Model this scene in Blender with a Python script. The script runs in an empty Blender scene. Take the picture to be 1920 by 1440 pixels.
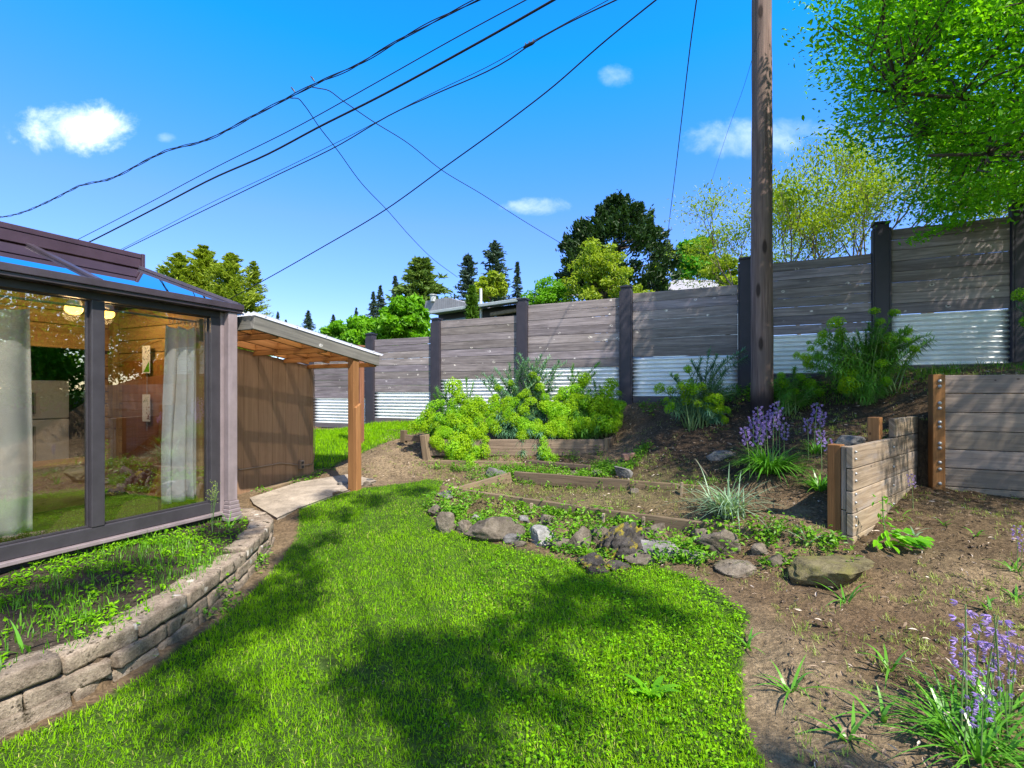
import bpy, math, random
import numpy as np
from mathutils import Vector, Matrix

rng = np.random.default_rng(11)
RR = random.Random(5)
scene = bpy.context.scene
COL = scene.collection
rad = math.radians
FPX, HZ, CZ = 907.0, 736.0, 1.5
V3 = lambda *a: np.array(a, float)
AV = V3(.413, .911, 0); AV /= np.linalg.norm(AV)      # along the sunroom front, away from the viewer
BV = V3(AV[1], -AV[0], 0)                               # outwards from the sunroom, along the fence to the right
UP = V3(0, 0, 1)


def P(u, v, Z):
    return V3((u - 960) / FPX * Z, Z, CZ - (v - HZ) / FPX * Z)


def unit(v):
    return v / np.maximum(np.linalg.norm(v, axis=-1, keepdims=True), 1e-9)


# ------------------------------------------------------------------ value noise
_lat = rng.random((64, 64))


def vnoise(x, y, s):
    x = np.asarray(x, float) * s + 17.3
    y = np.asarray(y, float) * s + 5.1
    xi, yi = np.floor(x).astype(int), np.floor(y).astype(int)
    fx, fy = x - xi, y - yi
    fx, fy = fx * fx * (3 - 2 * fx), fy * fy * (3 - 2 * fy)
    g = lambda a, b: _lat[a % 64, b % 64]
    return (g(xi, yi) * (1 - fx) + g(xi + 1, yi) * fx) * (1 - fy) + (g(xi, yi + 1) * (1 - fx) + g(xi + 1, yi + 1) * fx) * fy


def fbm(x, y, s):
    return .55 * vnoise(x, y, s) + .3 * vnoise(x, y, s * 2.1) + .15 * vnoise(x, y, s * 4.3)


def inpoly(x, y, poly):
    x, y = np.asarray(x, float), np.asarray(y, float)
    c = np.zeros(x.shape, bool)
    n = len(poly)
    for i in range(n):
        x0, y0 = poly[i]; x1, y1 = poly[(i + 1) % n]
        if y0 == y1: continue
        k = ((y0 > y) != (y1 > y)) & (x < (x1 - x0) * (y - y0) / (y1 - y0) + x0)
        c ^= k
    return c


# ------------------------------------------------------------------ mesh builder
ORG = {}


class MB:
    def __init__(s):
        s.v, s.f, s.r, s.uv, s.n = [], [], [], [], 0

    def add(s, V, faces, rnd=None, uv=None):
        V = np.asarray(V, float).reshape(-1, 3)
        if not isinstance(faces, (list, tuple)): faces = [faces]
        if uv is not None and not isinstance(uv, (list, tuple)): uv = [uv]
        base = RR.random() if rnd is None else rnd
        for i, fc in enumerate(faces):
            fc = np.asarray(fc, int)
            s.f.append(fc + s.n)
            b = base[i] if isinstance(base, list) else base
            s.r.append(np.broadcast_to(np.asarray(b, float), (len(fc),)).copy())
            s.uv.append(np.zeros(fc.shape + (2,)) if uv is None else np.asarray(uv[i], float))
        s.v.append(V); s.n += len(V)

    def mesh(s, name, org=(0, 0, 0), smooth=False):
        me = bpy.data.meshes.new(name)
        V = np.concatenate(s.v) - np.asarray(org, float)
        me.vertices.add(len(V)); me.vertices.foreach_set('co', V.ravel().astype(np.float32))
        tot = np.concatenate([np.full(len(f), f.shape[1]) for f in s.f])
        idx = np.concatenate([f.ravel() for f in s.f]).astype(np.int32)
        me.loops.add(len(idx)); me.loops.foreach_set('vertex_index', idx)
        me.polygons.add(len(tot))
        st = np.concatenate([[0], np.cumsum(tot)[:-1]]).astype(np.int32)
        me.polygons.foreach_set('loop_start', st)
        me.polygons.foreach_set('use_smooth', np.full(len(tot), bool(smooth)))
        me.update(calc_edges=True)
        at = me.attributes.new('rnd', 'FLOAT', 'FACE')
        at.data.foreach_set('value', np.concatenate(s.r).astype(np.float32))
        ul = me.uv_layers.new(name='UVMap')
        ul.data.foreach_set('uv', np.concatenate([u.reshape(-1, 2) for u in s.uv]).ravel().astype(np.float32))
        return me

    def build(s, name, mat, parent=None, org=None, smooth=False, bevel=0, label=None):
        if org is None: org = ORG.get(parent.name, (0, 0, 0)) if parent else (0, 0, 0)
        me = s.mesh(name, org, smooth)
        me.materials.append(mat)
        o = bpy.data.objects.new(name, me); COL.objects.link(o)
        if parent: o.parent = parent
        else: o.location = org
        ORG[o.name] = org
        if bevel:
            m = o.modifiers.new('bevel', 'BEVEL'); m.width = bevel; m.segments = 2; m.limit_method = 'ANGLE'
        if label: o['label'] = label
        return o


def tag(o, label=None, cat=None, group=None, kind=None):
    for k, v in (('label', label), ('category', cat), ('group', group), ('kind', kind)):
        if v: o[k] = v
    return o


def thing(name, label, cat, loc=(0, 0, 0), group=None):
    o = bpy.data.objects.new(name, None); COL.objects.link(o)
    o.location = loc; o.empty_display_size = .1
    ORG[o.name] = tuple(loc)
    return tag(o, label, cat, group)


def place(me, name, mat, parent, loc, rot=(0, 0, 0), sc=1):
    if mat and not me.materials: me.materials.append(mat)
    o = bpy.data.objects.new(name, me); COL.objects.link(o)
    o.parent = parent; o.location = loc; o.rotation_euler = rot
    o.scale = (sc,) * 3 if np.isscalar(sc) else sc
    return o


BOXF = np.array([[0, 3, 2, 1], [4, 5, 6, 7], [0, 1, 5, 4], [1, 2, 6, 5], [2, 3, 7, 6], [3, 0, 4, 7]])


def hexa(mb, pts, rnd=None):
    """8 points: bottom ring 0-3 and top ring 4-7; u of the uv runs along the longest edge."""
    pts = np.asarray(pts, float)
    L = [np.linalg.norm(pts[1] - pts[0]), np.linalg.norm(pts[3] - pts[0]), np.linalg.norm(pts[4] - pts[0])]
    ax = int(np.argmax(L))
    dirs = [unit(pts[1] - pts[0]), unit(pts[3] - pts[0]), unit(pts[4] - pts[0])]
    d = dirs[ax]; o1, o2 = [dirs[i] for i in range(3) if i != ax]
    off = (RR.random() * 40, RR.random() * 40)
    q = pts - pts[0]
    uu = q @ d + off[0]
    uv = np.stack([np.broadcast_to(uu[:, None], (8, 1))[:, 0], q @ o1 + (q @ o2) * 1.0 + off[1]], 1)
    mb.add(pts, BOXF, RR.random() if rnd is None else rnd, uv[BOXF])


def box(mb, c, sx, sy, sz, ax=(1, 0, 0), ay=None, az=(0, 0, 1), rnd=None):
    """box centred at c with half sizes given by full sizes sx, sy, sz along ax, ay, az"""
    ax = unit(np.asarray(ax, float)); az = unit(np.asarray(az, float))
    ay = unit(np.cross(az, ax)) if ay is None else unit(np.asarray(ay, float))
    c = np.asarray(c, float)
    X, Y, Z = ax * sx / 2, ay * sy / 2, az * sz / 2
    hexa(mb, [c - X - Y - Z, c + X - Y - Z, c + X + Y - Z, c - X + Y - Z,
              c - X - Y + Z, c + X - Y + Z, c + X + Y + Z, c - X + Y + Z], rnd)


def beam(mb, p0, p1, w, h, up=(0, 0, 1), rnd=None):
    p0, p1 = np.asarray(p0, float), np.asarray(p1, float)
    d = unit(p1 - p0); up = np.asarray(up, float)
    s = np.cross(d, up)
    if np.linalg.norm(s) < 1e-3: s = np.cross(d, V3(1, 0, 0))
    s = unit(s); u = np.cross(s, d)
    a, b = s * w / 2, u * h / 2
    hexa(mb, [p0 - a - b, p1 - a - b, p1 + a - b, p0 + a - b, p0 - a + b, p1 - a + b, p1 + a + b, p0 + a + b], rnd)


def tube(mb, pts, r, n=8, cap=True, rnd=None):
    pts = np.asarray(pts, float); m = len(pts)
    r = np.broadcast_to(np.asarray(r, float), (m,))
    t = unit(np.gradient(pts, axis=0))
    ref = V3(0, 0, 1) if abs(t[0][2]) < .9 else V3(1, 0, 0)
    u = unit(np.cross(t, ref)); w = np.cross(t, u)
    a = np.linspace(0, 2 * np.pi, n, endpoint=False)
    ring = pts[:, None] + r[:, None, None] * (np.cos(a)[None, :, None] * u[:, None] + np.sin(a)[None, :, None] * w[:, None])
    V = ring.reshape(-1, 3)
    i = np.arange(m - 1)[:, None] * n; j = np.arange(n)[None]; k = (j + 1) % n
    Fc = np.stack([i + j, i + k, i + n + k, i + n + j], -1).reshape(-1, 4)
    length = np.concatenate([[0], np.cumsum(np.linalg.norm(np.diff(pts, axis=0), axis=1))])
    Lu = np.repeat(length, n); Lv = np.tile(np.arange(n) / n * 2 * np.pi * max(r.max(), .01), m)
    uv = np.stack([Lu, Lv], 1)[Fc]
    fs, uvs = [Fc], [uv]
    if cap:
        c0 = np.arange(n)[None, ::-1]; c1 = (np.arange(n) + (m - 1) * n)[None]
        fs += [c0, c1]; uvs += [np.stack([Lu, Lv], 1)[c0], np.stack([Lu, Lv], 1)[c1]]
    mb.add(V, fs, rnd, uvs)


def blades(mb, base, d0, L, W, bend, segs=3, rnd=None, flat=None, tipw=0.0, fold=0.0):
    """n tapering blades; bend = how far (fraction of L) the tip sags; d0 the direction it starts in"""
    base = np.asarray(base, float); n = len(base)
    d0 = unit(np.asarray(d0, float))
    L, W, bend = [np.broadcast_to(np.asarray(q, float), (n,)) for q in (L, W, bend)]
    hor = d0 * V3(1, 1, 0)
    small = np.linalg.norm(hor, axis=1) < 1e-4
    hor[small] = V3(1, 0, 0); hor = unit(hor)
    side = unit(np.cross(d0, UP + 1e-4)) if flat is None else unit(np.asarray(flat, float))
    V, s = [], np.linspace(0, 1, segs + 1)
    for k, t in enumerate(s):
        c = base + L[:, None] * (d0 * t + (hor * .35 * bend[:, None] - UP * bend[:, None]) * t * t)
        if k < segs:
            w = W * (1 - (1 - tipw) * t ** 1.6) * (1 if k else .75)
            V += [c - side * w[:, None] / 2, c + side * w[:, None] / 2]
        else: V.append(c)
    V = np.stack(V, 1); m = V.shape[1]
    o = np.arange(n)[:, None] * m
    q = np.concatenate([o + np.array([2 * k, 2 * k + 1, 2 * k + 3, 2 * k + 2])[None] for k in range(segs - 1)])
    t = o + np.array([m - 3, m - 2, m - 1])[None]
    r = rng.random(n) if rnd is None else np.broadcast_to(np.asarray(rnd, float), (n,))
    mb.add(V.reshape(-1, 3), [q, t], [np.tile(r, segs - 1), r])


def leaves(mb, C, size, axis=None, nrm=None, aspect=.55, rnd=None, fold=.12, spread=1.0):
    """n leaf-shaped (six sided, slightly folded) faces centred on C"""
    C = np.asarray(C, float); n = len(C)
    size = np.broadcast_to(np.asarray(size, float), (n,))
    if axis is None: axis = rng.normal(size=(n, 3))
    axis = unit(np.asarray(axis, float) + 1e-6)
    if nrm is None: nrm = rng.normal(size=(n, 3)) + V3(0, 0, .5)
    side = unit(np.cross(axis, nrm)); nn = np.cross(side, axis)
    a = axis * size[:, None] / 2; b = side * (size * aspect)[:, None] / 2; z = nn * (size * fold)[:, None]
    V = np.stack([C - a, C - a * .25 + b + z, C + a * .45 + b * .8 + z, C + a, C + a * .45 - b * .8 + z, C - a * .25 - b + z], 1)
    o = np.arange(n)[:, None] * 6
    r = rng.random(n) if rnd is None else np.broadcast_to(np.asarray(rnd, float), (n,))
    mb.add(V.reshape(-1, 3), [np.concatenate([o + np.array([[0, 1, 2, 3]]), o + np.array([[0, 3, 4, 5]])])], [np.tile(r, 2)])


def ico(sub):
    t = (1 + 5 ** .5) / 2
    V = unit(np.array([[-1, t, 0], [1, t, 0], [-1, -t, 0], [1, -t, 0], [0, -1, t], [0, 1, t], [0, -1, -t], [0, 1, -t], [t, 0, -1], [t, 0, 1], [-t, 0, -1], [-t, 0, 1]], float))
    Fc = np.array([[0, 11, 5], [0, 5, 1], [0, 1, 7], [0, 7, 10], [0, 10, 11], [1, 5, 9], [5, 11, 4], [11, 10, 2], [10, 7, 6], [7, 1, 8], [3, 9, 4], [3, 4, 2], [3, 2, 6], [3, 6, 8], [3, 8, 9], [4, 9, 5], [2, 4, 11], [6, 2, 10], [8, 6, 7], [9, 8, 1]])
    for _ in range(sub):
        e = np.sort(np.concatenate([Fc[:, [0, 1]], Fc[:, [1, 2]], Fc[:, [2, 0]]]), 1)
        ue, inv = np.unique(e, axis=0, return_inverse=True)
        inv = inv.reshape(-1); m = unit(V[ue[:, 0]] + V[ue[:, 1]])
        n = len(Fc); a, b, c = [inv[i * n:(i + 1) * n] + len(V) for i in range(3)]
        Fc = np.concatenate([np.stack(q, 1) for q in ((Fc[:, 0], a, c), (Fc[:, 1], b, a), (Fc[:, 2], c, b), (a, b, c))])
        V = np.concatenate([V, m])
    return V, Fc


ICO3, ICO4 = ico(3), ico(4)


def noise3(Vv, s, seed):
    r = np.random.default_rng(seed); o = np.zeros(len(Vv))
    for k in range(9):
        d = r.normal(size=3) * s; o += np.sin(Vv @ d + r.random() * 6.28) * (1 if k < 5 else .5)
    return o / 4.5


def rock_mesh(mb, c, dims, seed, rough=.14, cuts=9, rot=0., pits=0., tilt=(0, 0), flat=0):
    """boulder: a ball with random planes cut flat, then worn by noise"""
    Vv, Fc = ICO4
    r = np.random.default_rng(seed)
    Vv = Vv.copy()
    for k in range(cuts):
        n = unit(r.normal(size=3) * V3(1, 1, .8)); h = .42 + .3 * r.random()
        d = Vv @ n
        Vv = Vv - np.maximum(d - h, 0)[:, None] * n * .92
    n0 = unit(Vv)
    crack = np.exp(-(noise3(Vv, 3.5, seed + 8) / .09) ** 2)
    Vv = Vv + n0 * (noise3(Vv, 2.2, seed + 1) * rough * .7 + noise3(Vv, 7, seed + 2) * rough * .4 + noise3(Vv, 17, seed + 3) * rough * .28 - crack * rough * .5)[:, None]
    if pits:
        Vv = Vv - n0 * (pits * np.maximum(noise3(Vv, 9, seed + 5), 0) + pits * .6 * np.maximum(noise3(Vv, 20, seed + 6), 0))[:, None]
    if flat: Vv[:, 2] = np.where(Vv[:, 2] > flat, flat + (Vv[:, 2] - flat) * .15, Vv[:, 2])
    Vv = Vv * np.asarray(dims, float) / 2
    M_ = np.array(Matrix.Rotation(rot, 3, 'Z') @ Matrix.Rotation(tilt[0], 3, 'Y') @ Matrix.Rotation(tilt[1], 3, 'X'))
    mb.add(Vv @ M_.T + np.asarray(c, float), Fc)


def copy_tree(o, parent=None):
    c = o.copy(); COL.objects.link(c)
    if parent: c.parent = parent
    for ch in list(o.children): copy_tree(ch, c)
    return c
# ------------------------------------------------------------------ materials
class NT:
    def __init__(s, tree): s.t = tree

    def n(s, typ, ins=None, **kw):
        nd = s.t.nodes.new(typ)
        for k, v in kw.items(): setattr(nd, k, v)
        for k, v in (ins or {}).items(): s.set(nd.inputs[k], v)
        return nd

    def set(s, sock, v):
        if hasattr(v, 'links') and hasattr(v, 'is_output'): s.t.links.new(v, sock)
        elif sock.type == 'RGBA' and len(v) == 3: sock.default_value = (*v, 1)
        else: sock.default_value = v

    def math(s, op, a, b=0., clamp=False):
        return s.n('ShaderNodeMath', {0: a, 1: b}, operation=op, use_clamp=clamp).outputs[0]

    def mix(s, f, a, b, blend='MIX'):
        nd = s.n('ShaderNodeMix', data_type='RGBA', blend_type=blend)
        s.set(nd.inputs[0], f); s.set(nd.inputs[6], a); s.set(nd.inputs[7], b)
        return nd.outputs[2]

    def ramp(s, f, stops, interp='LINEAR'):
        nd = s.n('ShaderNodeValToRGB', {0: f}); cr = nd.color_ramp; cr.interpolation = interp
        while len(cr.elements) < len(stops): cr.elements.new(.5)
        for e, (p, c) in zip(cr.elements, stops):
            e.position = p; e.color = (*c, 1) if len(c) == 3 else c
        return nd.outputs[0]

    def step(s, f, a, b):
        nd = s.n('ShaderNodeMapRange', {0: f, 1: a, 2: b, 3: 0., 4: 1.}, interpolation_type='SMOOTHSTEP')
        return nd.outputs[0]

    def noise(s, vec, sc, det=4, rough=.55, dim='3D', dist=0.):
        nd = s.n('ShaderNodeTexNoise', {'Scale': sc, 'Detail': det, 'Roughness': rough, 'Distortion': dist}, noise_dimensions=dim)
        s.set(nd.inputs['Vector'], vec); return nd.outputs[0]

    def vor(s, vec, sc, out='Distance', feat='F1', rnd=1.):
        nd = s.n('ShaderNodeTexVoronoi', {'Scale': sc, 'Randomness': rnd}, feature=feat)
        s.set(nd.inputs['Vector'], vec); return nd.outputs[out]

    def map(s, vec, scale=(1, 1, 1), loc=(0, 0, 0), rot=(0, 0, 0)):
        return s.n('ShaderNodeMapping', {'Vector': vec, 'Scale': scale, 'Location': loc, 'Rotation': rot}).outputs[0]

    def attr(s, name, out='Fac'): return s.n('ShaderNodeAttribute', attribute_name=name).outputs[out]

    def bump(s, h, strength=.3, dist=.01):
        return s.n('ShaderNodeBump', {'Height': h, 'Strength': strength, 'Distance': dist}).outputs[0]


def newmat(name):
    m = bpy.data.materials.new(name); m.use_nodes = True
    t = m.node_tree; t.nodes.clear()
    k = NT(t); out = k.n('ShaderNodeOutputMaterial')
    return m, k, out


def bsdf(k, out, col, rough=.7, metal=0., nrm=None, spec=.4, **kw):
    p = k.n('ShaderNodeBsdfPrincipled', {'Base Color': col, 'Roughness': rough, 'Metallic': metal, 'Specular IOR Level': spec})
    for a, b in kw.items(): k.set(p.inputs[a.replace('_', ' ')], b)
    if nrm is not None: k.set(p.inputs['Normal'], nrm)
    k.t.links.new(p.outputs[0], out.inputs[0])
    return p


def obj_co(k): return k.n('ShaderNodeTexCoord').outputs['Object']
def pos_co(k): return k.n('ShaderNodeNewGeometry').outputs['Position']
def uv_co(k): return k.n('ShaderNodeTexCoord').outputs['UV']


def scale3(c, f): return tuple(x * f for x in c)


def wood(name, c1, c2, knot=None, knot_pale=None, rough=.8, var=.5, bump=.35, weather=None, spec=.12):
    m, k, out = newmat(name)
    uv = uv_co(k)
    g = k.noise(k.map(uv, (1.3, 26, 1)), 1, 6, .6, dist=.6)
    f = k.noise(k.map(uv, (3, 140, 1)), 1, 3, .6)
    col = k.ramp(k.math('ADD', k.math('MULTIPLY', g, .75), k.math('MULTIPLY', f, .25)), [(.32, c1), (.68, c2)])
    if weather:
        w = k.step(k.noise(k.map(uv, (1.1, 5, 1), (3, 7, 0)), 1.6, 5, .65), .45, .7)
        col = k.mix(w, col, weather)
    if knot or knot_pale:
        nd = k.n('ShaderNodeTexVoronoi', {'Scale': 1., 'Randomness': 1.}, feature='F1')
        k.set(nd.inputs['Vector'], k.map(uv, (4.6, 7.2, 1)))
        d, rid = nd.outputs['Distance'], k.n('ShaderNodeSeparateColor', {0: nd.outputs['Color']})
        keep = k.math('GREATER_THAN', rid.outputs[0], .42)
        if knot_pale:
            ring = k.math('MULTIPLY', k.step(d, .17, .11), k.step(d, .03, .075))
            brk = k.step(k.noise(k.map(uv, (30, 30, 1)), 1, 2), .38, .6)
            col = k.mix(k.math('MULTIPLY', k.math('MULTIPLY', ring, keep), k.math('MULTIPLY', brk, .9)), col, knot_pale)
        if knot:
            col = k.mix(k.math('MULTIPLY', k.step(d, .085, .05), k.math('MULTIPLY', keep, .85)), col, knot)
    r = k.attr('rnd')
    v = k.n('ShaderNodeMapRange', {0: r, 1: 0., 2: 1., 3: 1 - var / 2, 4: 1 + var / 2}).outputs[0]
    hue = k.math('MULTIPLY', k.math('SUBTRACT', k.math('FRACT', k.math('MULTIPLY', r, 7.31)), .5), var * .35)
    v2 = k.math('MULTIPLY', v, k.math('SUBTRACT', 1., hue))
    col = k.mix(1., col, k.n('ShaderNodeCombineColor', {0: v, 1: v, 2: v2}).outputs[0], 'MULTIPLY')
    st = k.step(k.noise(k.map(uv, (.9, 2.2, 1), (9, 3, 0)), 2.3, 6, .7), .5, .72)
    col = k.mix(k.math('MULTIPLY', st, .35), col, scale3(c1, .7))
    bsdf(k, out, col, rough, 0, k.bump(k.math('ADD', g, f), bump, .004), spec)
    return m


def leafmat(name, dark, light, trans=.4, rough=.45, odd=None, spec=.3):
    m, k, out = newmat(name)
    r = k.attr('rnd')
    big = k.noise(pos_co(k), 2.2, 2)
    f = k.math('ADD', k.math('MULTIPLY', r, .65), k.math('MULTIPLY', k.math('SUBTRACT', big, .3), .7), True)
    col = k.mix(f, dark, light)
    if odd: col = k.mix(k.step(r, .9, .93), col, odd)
    p = k.n('ShaderNodeBsdfPrincipled', {'Base Color': col, 'Roughness': rough, 'Specular IOR Level': spec})
    tc = k.mix(1., col, (1.25, 1.3, .5), 'MULTIPLY')
    tr = k.n('ShaderNodeBsdfTranslucent', {'Color': tc})
    mx = k.n('ShaderNodeMixShader', {0: trans, 1: p.outputs[0], 2: tr.outputs[0]})
    k.t.links.new(mx.outputs[0], out.inputs[0])
    return m


def paint(name, c, rough=.5, metal=0., dirt=.25, sc=6, spec=.4, streak=None):
    m, k, out = newmat(name)
    co = obj_co(k)
    n = k.noise(co, sc, 6, .65)
    col = k.ramp(n, [(.3, scale3(c, 1 - dirt)), (.7, scale3(c, 1 + dirt * .5))])
    if streak:
        s = k.step(k.noise(k.map(co, (9, 9, .7)), 1.4, 4), .52, .75)
        col = k.mix(k.math('MULTIPLY', s, .5), col, streak)
    rr = k.math('ADD', k.math('MULTIPLY', n, .3), rough - .15)
    bsdf(k, out, col, rr, metal, k.bump(k.noise(co, sc * 9, 3), .12, .003), spec)
    return m


def stone(name, c1, c2, moss=None, lichen=None, sc=7, bump=.6, moss_at=(.52, .66), rough=.9):
    m, k, out = newmat(name)
    co = pos_co(k)
    n = k.noise(co, sc, 8, .65); n2 = k.noise(co, sc * 9, 4, .7)
    n3 = k.noise(co, sc * 40, 3, .7)
    col = k.ramp(k.math('ADD', k.math('MULTIPLY', n, .5), k.math('ADD', k.math('MULTIPLY', n2, .3), k.math('MULTIPLY', n3, .2))), [(.40, scale3(c1, .8)), (.62, scale3(c2, 1.1))])
    r = k.attr('rnd')
    v = k.n('ShaderNodeMapRange', {0: r, 1: 0., 2: 1., 3: .78, 4: 1.2}).outputs[0]
    col = k.mix(1., col, k.n('ShaderNodeCombineColor', {0: v, 1: v, 2: v}).outputs[0], 'MULTIPLY')
    if lichen:
        d = k.vor(k.n('ShaderNodeVectorMath', {0: co, 1: k.n('ShaderNodeVectorMath', {0: k.n('ShaderNodeTexNoise', {'Vector': co, 'Scale': 30.}).outputs[1], 1: (.05, .05, .05)}, operation='MULTIPLY').outputs[0]}, operation='ADD').outputs[0], 10)
        col = k.mix(k.math('MULTIPLY', k.step(d, .26, .16), k.step(k.noise(co, 5, 2), .5, .6)), col, lichen)
        d2 = k.vor(co, 34)
        col = k.mix(k.math('MULTIPLY', k.step(d2, .25, .15), k.math('MULTIPLY', k.step(k.noise(co, 11, 2), .5, .6), .8)), col, (.035, .03, .022))
    if moss:
        col = k.mix(k.step(k.noise(co, 9, 6, .7), *moss_at), col, moss)
    bsdf(k, out, col, rough, 0, k.bump(k.math('ADD', n, k.math('ADD', k.math('MULTIPLY', n2, .8), k.math('MULTIPLY', n3, .35))), bump, .02), .2)
    return m


MT = {}
# weathered fence boards
MT['fence'] = wood('fence_boards', (.118, .099, .100), (.37, .312, .308), knot=(.04, .03, .03), knot_pale=(.78, .70, .64), var=.5, weather=(.18, .15, .145))
MT['fence_post'] = paint('charcoal_post_paint', (.036, .031, .042), .55, dirt=.3, sc=5)
MT['cap'] = paint('black_post_cap', (.022, .02, .026), .45)
MT['kick'] = wood('kickboard', (.08, .07, .075), (.16, .14, .145), var=.3)
MT['timber'] = wood('weathered_timber', (.14, .10, .066), (.40, .31, .22), knot=(.04, .025, .018), var=.4, weather=(.25, .21, .18), bump=.5)
MT['timber_grey'] = wood('grey_timber', (.14, .108, .088), (.33, .265, .215), knot=(.05, .035, .03), var=.35, weather=(.20, .165, .14), bump=.45)
MT['cedar'] = wood('orange_cedar', (.165, .072, .026), (.34, .165, .064), knot=(.07, .025, .01), var=.4, bump=.25, rough=.65)
MT['cedar_fresh'] = wood('fresh_orange_cedar', (.24, .088, .022), (.50, .22, .065), knot=(.08, .03, .01), var=.4, bump=.2, rough=.6)
MT['fascia'] = wood('grey_fascia', (.10, .095, .085), (.22, .205, .18), knot_pale=(.55, .53, .5), var=.2)
MT['planter'] = wood('old_planter_board', (.085, .058, .038), (.26, .19, .125), knot=(.03, .02, .014), var=.5, weather=(.13, .10, .07), bump=.6)
MT['redpost'] = wood('red_brown_post', (.16, .065, .035), (.30, .14, .08), var=.3)
MT['shed'] = wood('brown_shed_siding', (.20, .116, .068), (.29, .178, .108), var=.06, bump=.15, rough=.6)
MT['amber'] = wood('amber_boards', (.22, .12, .045), (.42, .27, .115), knot=(.10, .04, .012), var=.3, rough=.5, bump=.15)
MT['brown_panel'] = wood('brown_door_panel', (.22, .085, .022), (.36, .15, .045), var=.2, rough=.45, bump=.1)
MT['dark_room'] = wood('dark_wall_panel', (.05, .035, .02), (.10, .07, .04), var=.3)
MT['bronze'] = paint('bronze_aluminium', (.10, .078, .098), .32, metal=.5, dirt=.2, spec=.5)
MT['bronze_dark'] = paint('dark_bronze_frame', (.055, .05, .058), .42, metal=.2, dirt=.2)
MT['mauve'] = paint('faded_mauve_bronze', (.25, .20, .205), .45, metal=.1, dirt=.2, streak=(.36, .29, .31))
MT['plum'] = paint('plum_brown_fascia', (.060, .035, .052), .38, dirt=.2, sc=3)
MT['base'] = paint('dark_base_board', (.04, .032, .036), .6, dirt=.3)
MT['white_enamel'] = paint('white_enamel', (.75, .75, .76), .3, dirt=.05)
MT['white_plastic'] = paint('white_plastic', (.5, .5, .47), .4, dirt=.1)
MT['screw'] = paint('galvanised_bolt', (.36, .36, .36), .5, metal=.5, dirt=.2, sc=40)
MT['conduit'] = paint('brown_cable', (.25, .18, .13), .5, dirt=.2)
MT['cable'] = paint('black_cable', (.012, .012, .018), .55, dirt=.2)
MT['brass_lamp'] = paint('lamp_white_metal', (.6, .56, .5), .35)
MT['gutter_white'] = paint('white_gutter', (.40, .42, .40), .45, dirt=.12)
MT['house_dark'] = paint('dark_house_wall', (.018, .02, .03), .6)
MT['house_blue'] = paint('blue_grey_wall', (.18, .26, .36), .6, dirt=.15)
MT['soil_block'] = stone('brick_piece', (.20, .10, .07), (.33, .19, .14), sc=14)
MT['concrete'] = stone('concrete_slab', (.20, .165, .125), (.33, .275, .215), sc=5, bump=.2)
MT['block'] = stone('retaining_block', (.19, .142, .102), (.47, .375, .28), moss=(.040, .030, .014), lichen=(.60, .54, .46), sc=9, bump=.9, moss_at=(.56, .66))
MT['rock'] = stone('grey_brown_rock', (.075, .060, .045), (.205, .170, .130), moss=(.10, .11, .03), sc=7, moss_at=(.58, .74))
MT['rock_pale'] = stone('pale_rock', (.17, .165, .155), (.36, .35, .33), sc=16, bump=.5)
MT['rock_lava'] = stone('dark_lava_rock', (.035, .030, .028), (.135, .118, .105), moss=(.30, .24, .03), sc=12, bump=1., moss_at=(.52, .62))
MT['rock_slate'] = stone('grey_slate_rock', (.085, .080, .076), (.225, .212, .20), moss=(.10, .11, .04), sc=6, moss_at=(.62, .76))
MT['rock_moss'] = stone('mossy_flat_rock', (.06, .047, .025), (.19, .16, .085), moss=(.15, .135, .045), sc=5, moss_at=(.45, .66))
MT['bark'] = stone('tree_bark', (.05, .038, .03), (.15, .12, .095), sc=14)
MT['twig'] = paint('pale_twig', (.22, .17, .12), .7, dirt=.4, sc=12)

# leaves
MT['grass'] = leafmat('grass_blades', (.075, .23, .001), (.33, .60, .004), .35, odd=(.50, .50, .13), spec=.1)
MT['grass_bed'] = leafmat('bed_grass', (.045, .17, .008), (.18, .40, .016), .35, odd=(.40, .36, .10))
MT['clover'] = leafmat('clover', (.07, .24, .002), (.28, .55, .006), .3, spec=.12)
MT['weeds'] = leafmat('leafy_weeds', (.05, .18, .008), (.24, .46, .018), .35)
MT['drygrass'] = leafmat('dry_tufts', (.16, .26, .03), (.40, .46, .10), .3)
MT['spurge_leaf'] = leafmat('spurge_leaf', (.05, .15, .075), (.18, .36, .20), .25)
MT['spurge_leaf_green'] = leafmat('spurge_leaf_green', (.05, .19, .02), (.20, .44, .06), .25)
MT['spurge_head'] = leafmat('spurge_bract', (.14, .33, .004), (.42, .60, .010), .4)
MT['spurge_head_deep'] = leafmat('spurge_bract_deep', (.12, .34, .006), (.34, .58, .012), .4)
MT['strap'] = leafmat('strap_leaf', (.05, .20, .012), (.17, .42, .035), .3, rough=.35, spec=.5)
MT['bluegrass'] = leafmat('grey_green_blade', (.12, .22, .12), (.36, .50, .33), .3, rough=.4)
MT['petal'] = leafmat('violet_petal', (.28, .17, .60), (.56, .42, .84), .4)
MT['stalk'] = leafmat('flower_stalk', (.13, .22, .07), (.26, .36, .14), .2)
MT['broad'] = leafmat('broad_leaf', (.08, .30, .008), (.22, .52, .015), .4)
MT['lime'] = leafmat('lime_shrub_leaf', (.06, .22, .006), (.24, .50, .015), .45)
MT['cedar_leaf'] = leafmat('cedar_spray', (.10, .19, .010), (.42, .49, .04), .3)
MT['fir'] = leafmat('distant_fir', (.030, .060, .045), (.085, .135, .085), .2)
MT['pine'] = leafmat('pine_needles', (.04, .09, .015), (.22, .32, .06), .25)
MT['cypress'] = leafmat('dark_cypress', (.008, .028, .006), (.055, .115, .018), .2)
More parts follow.
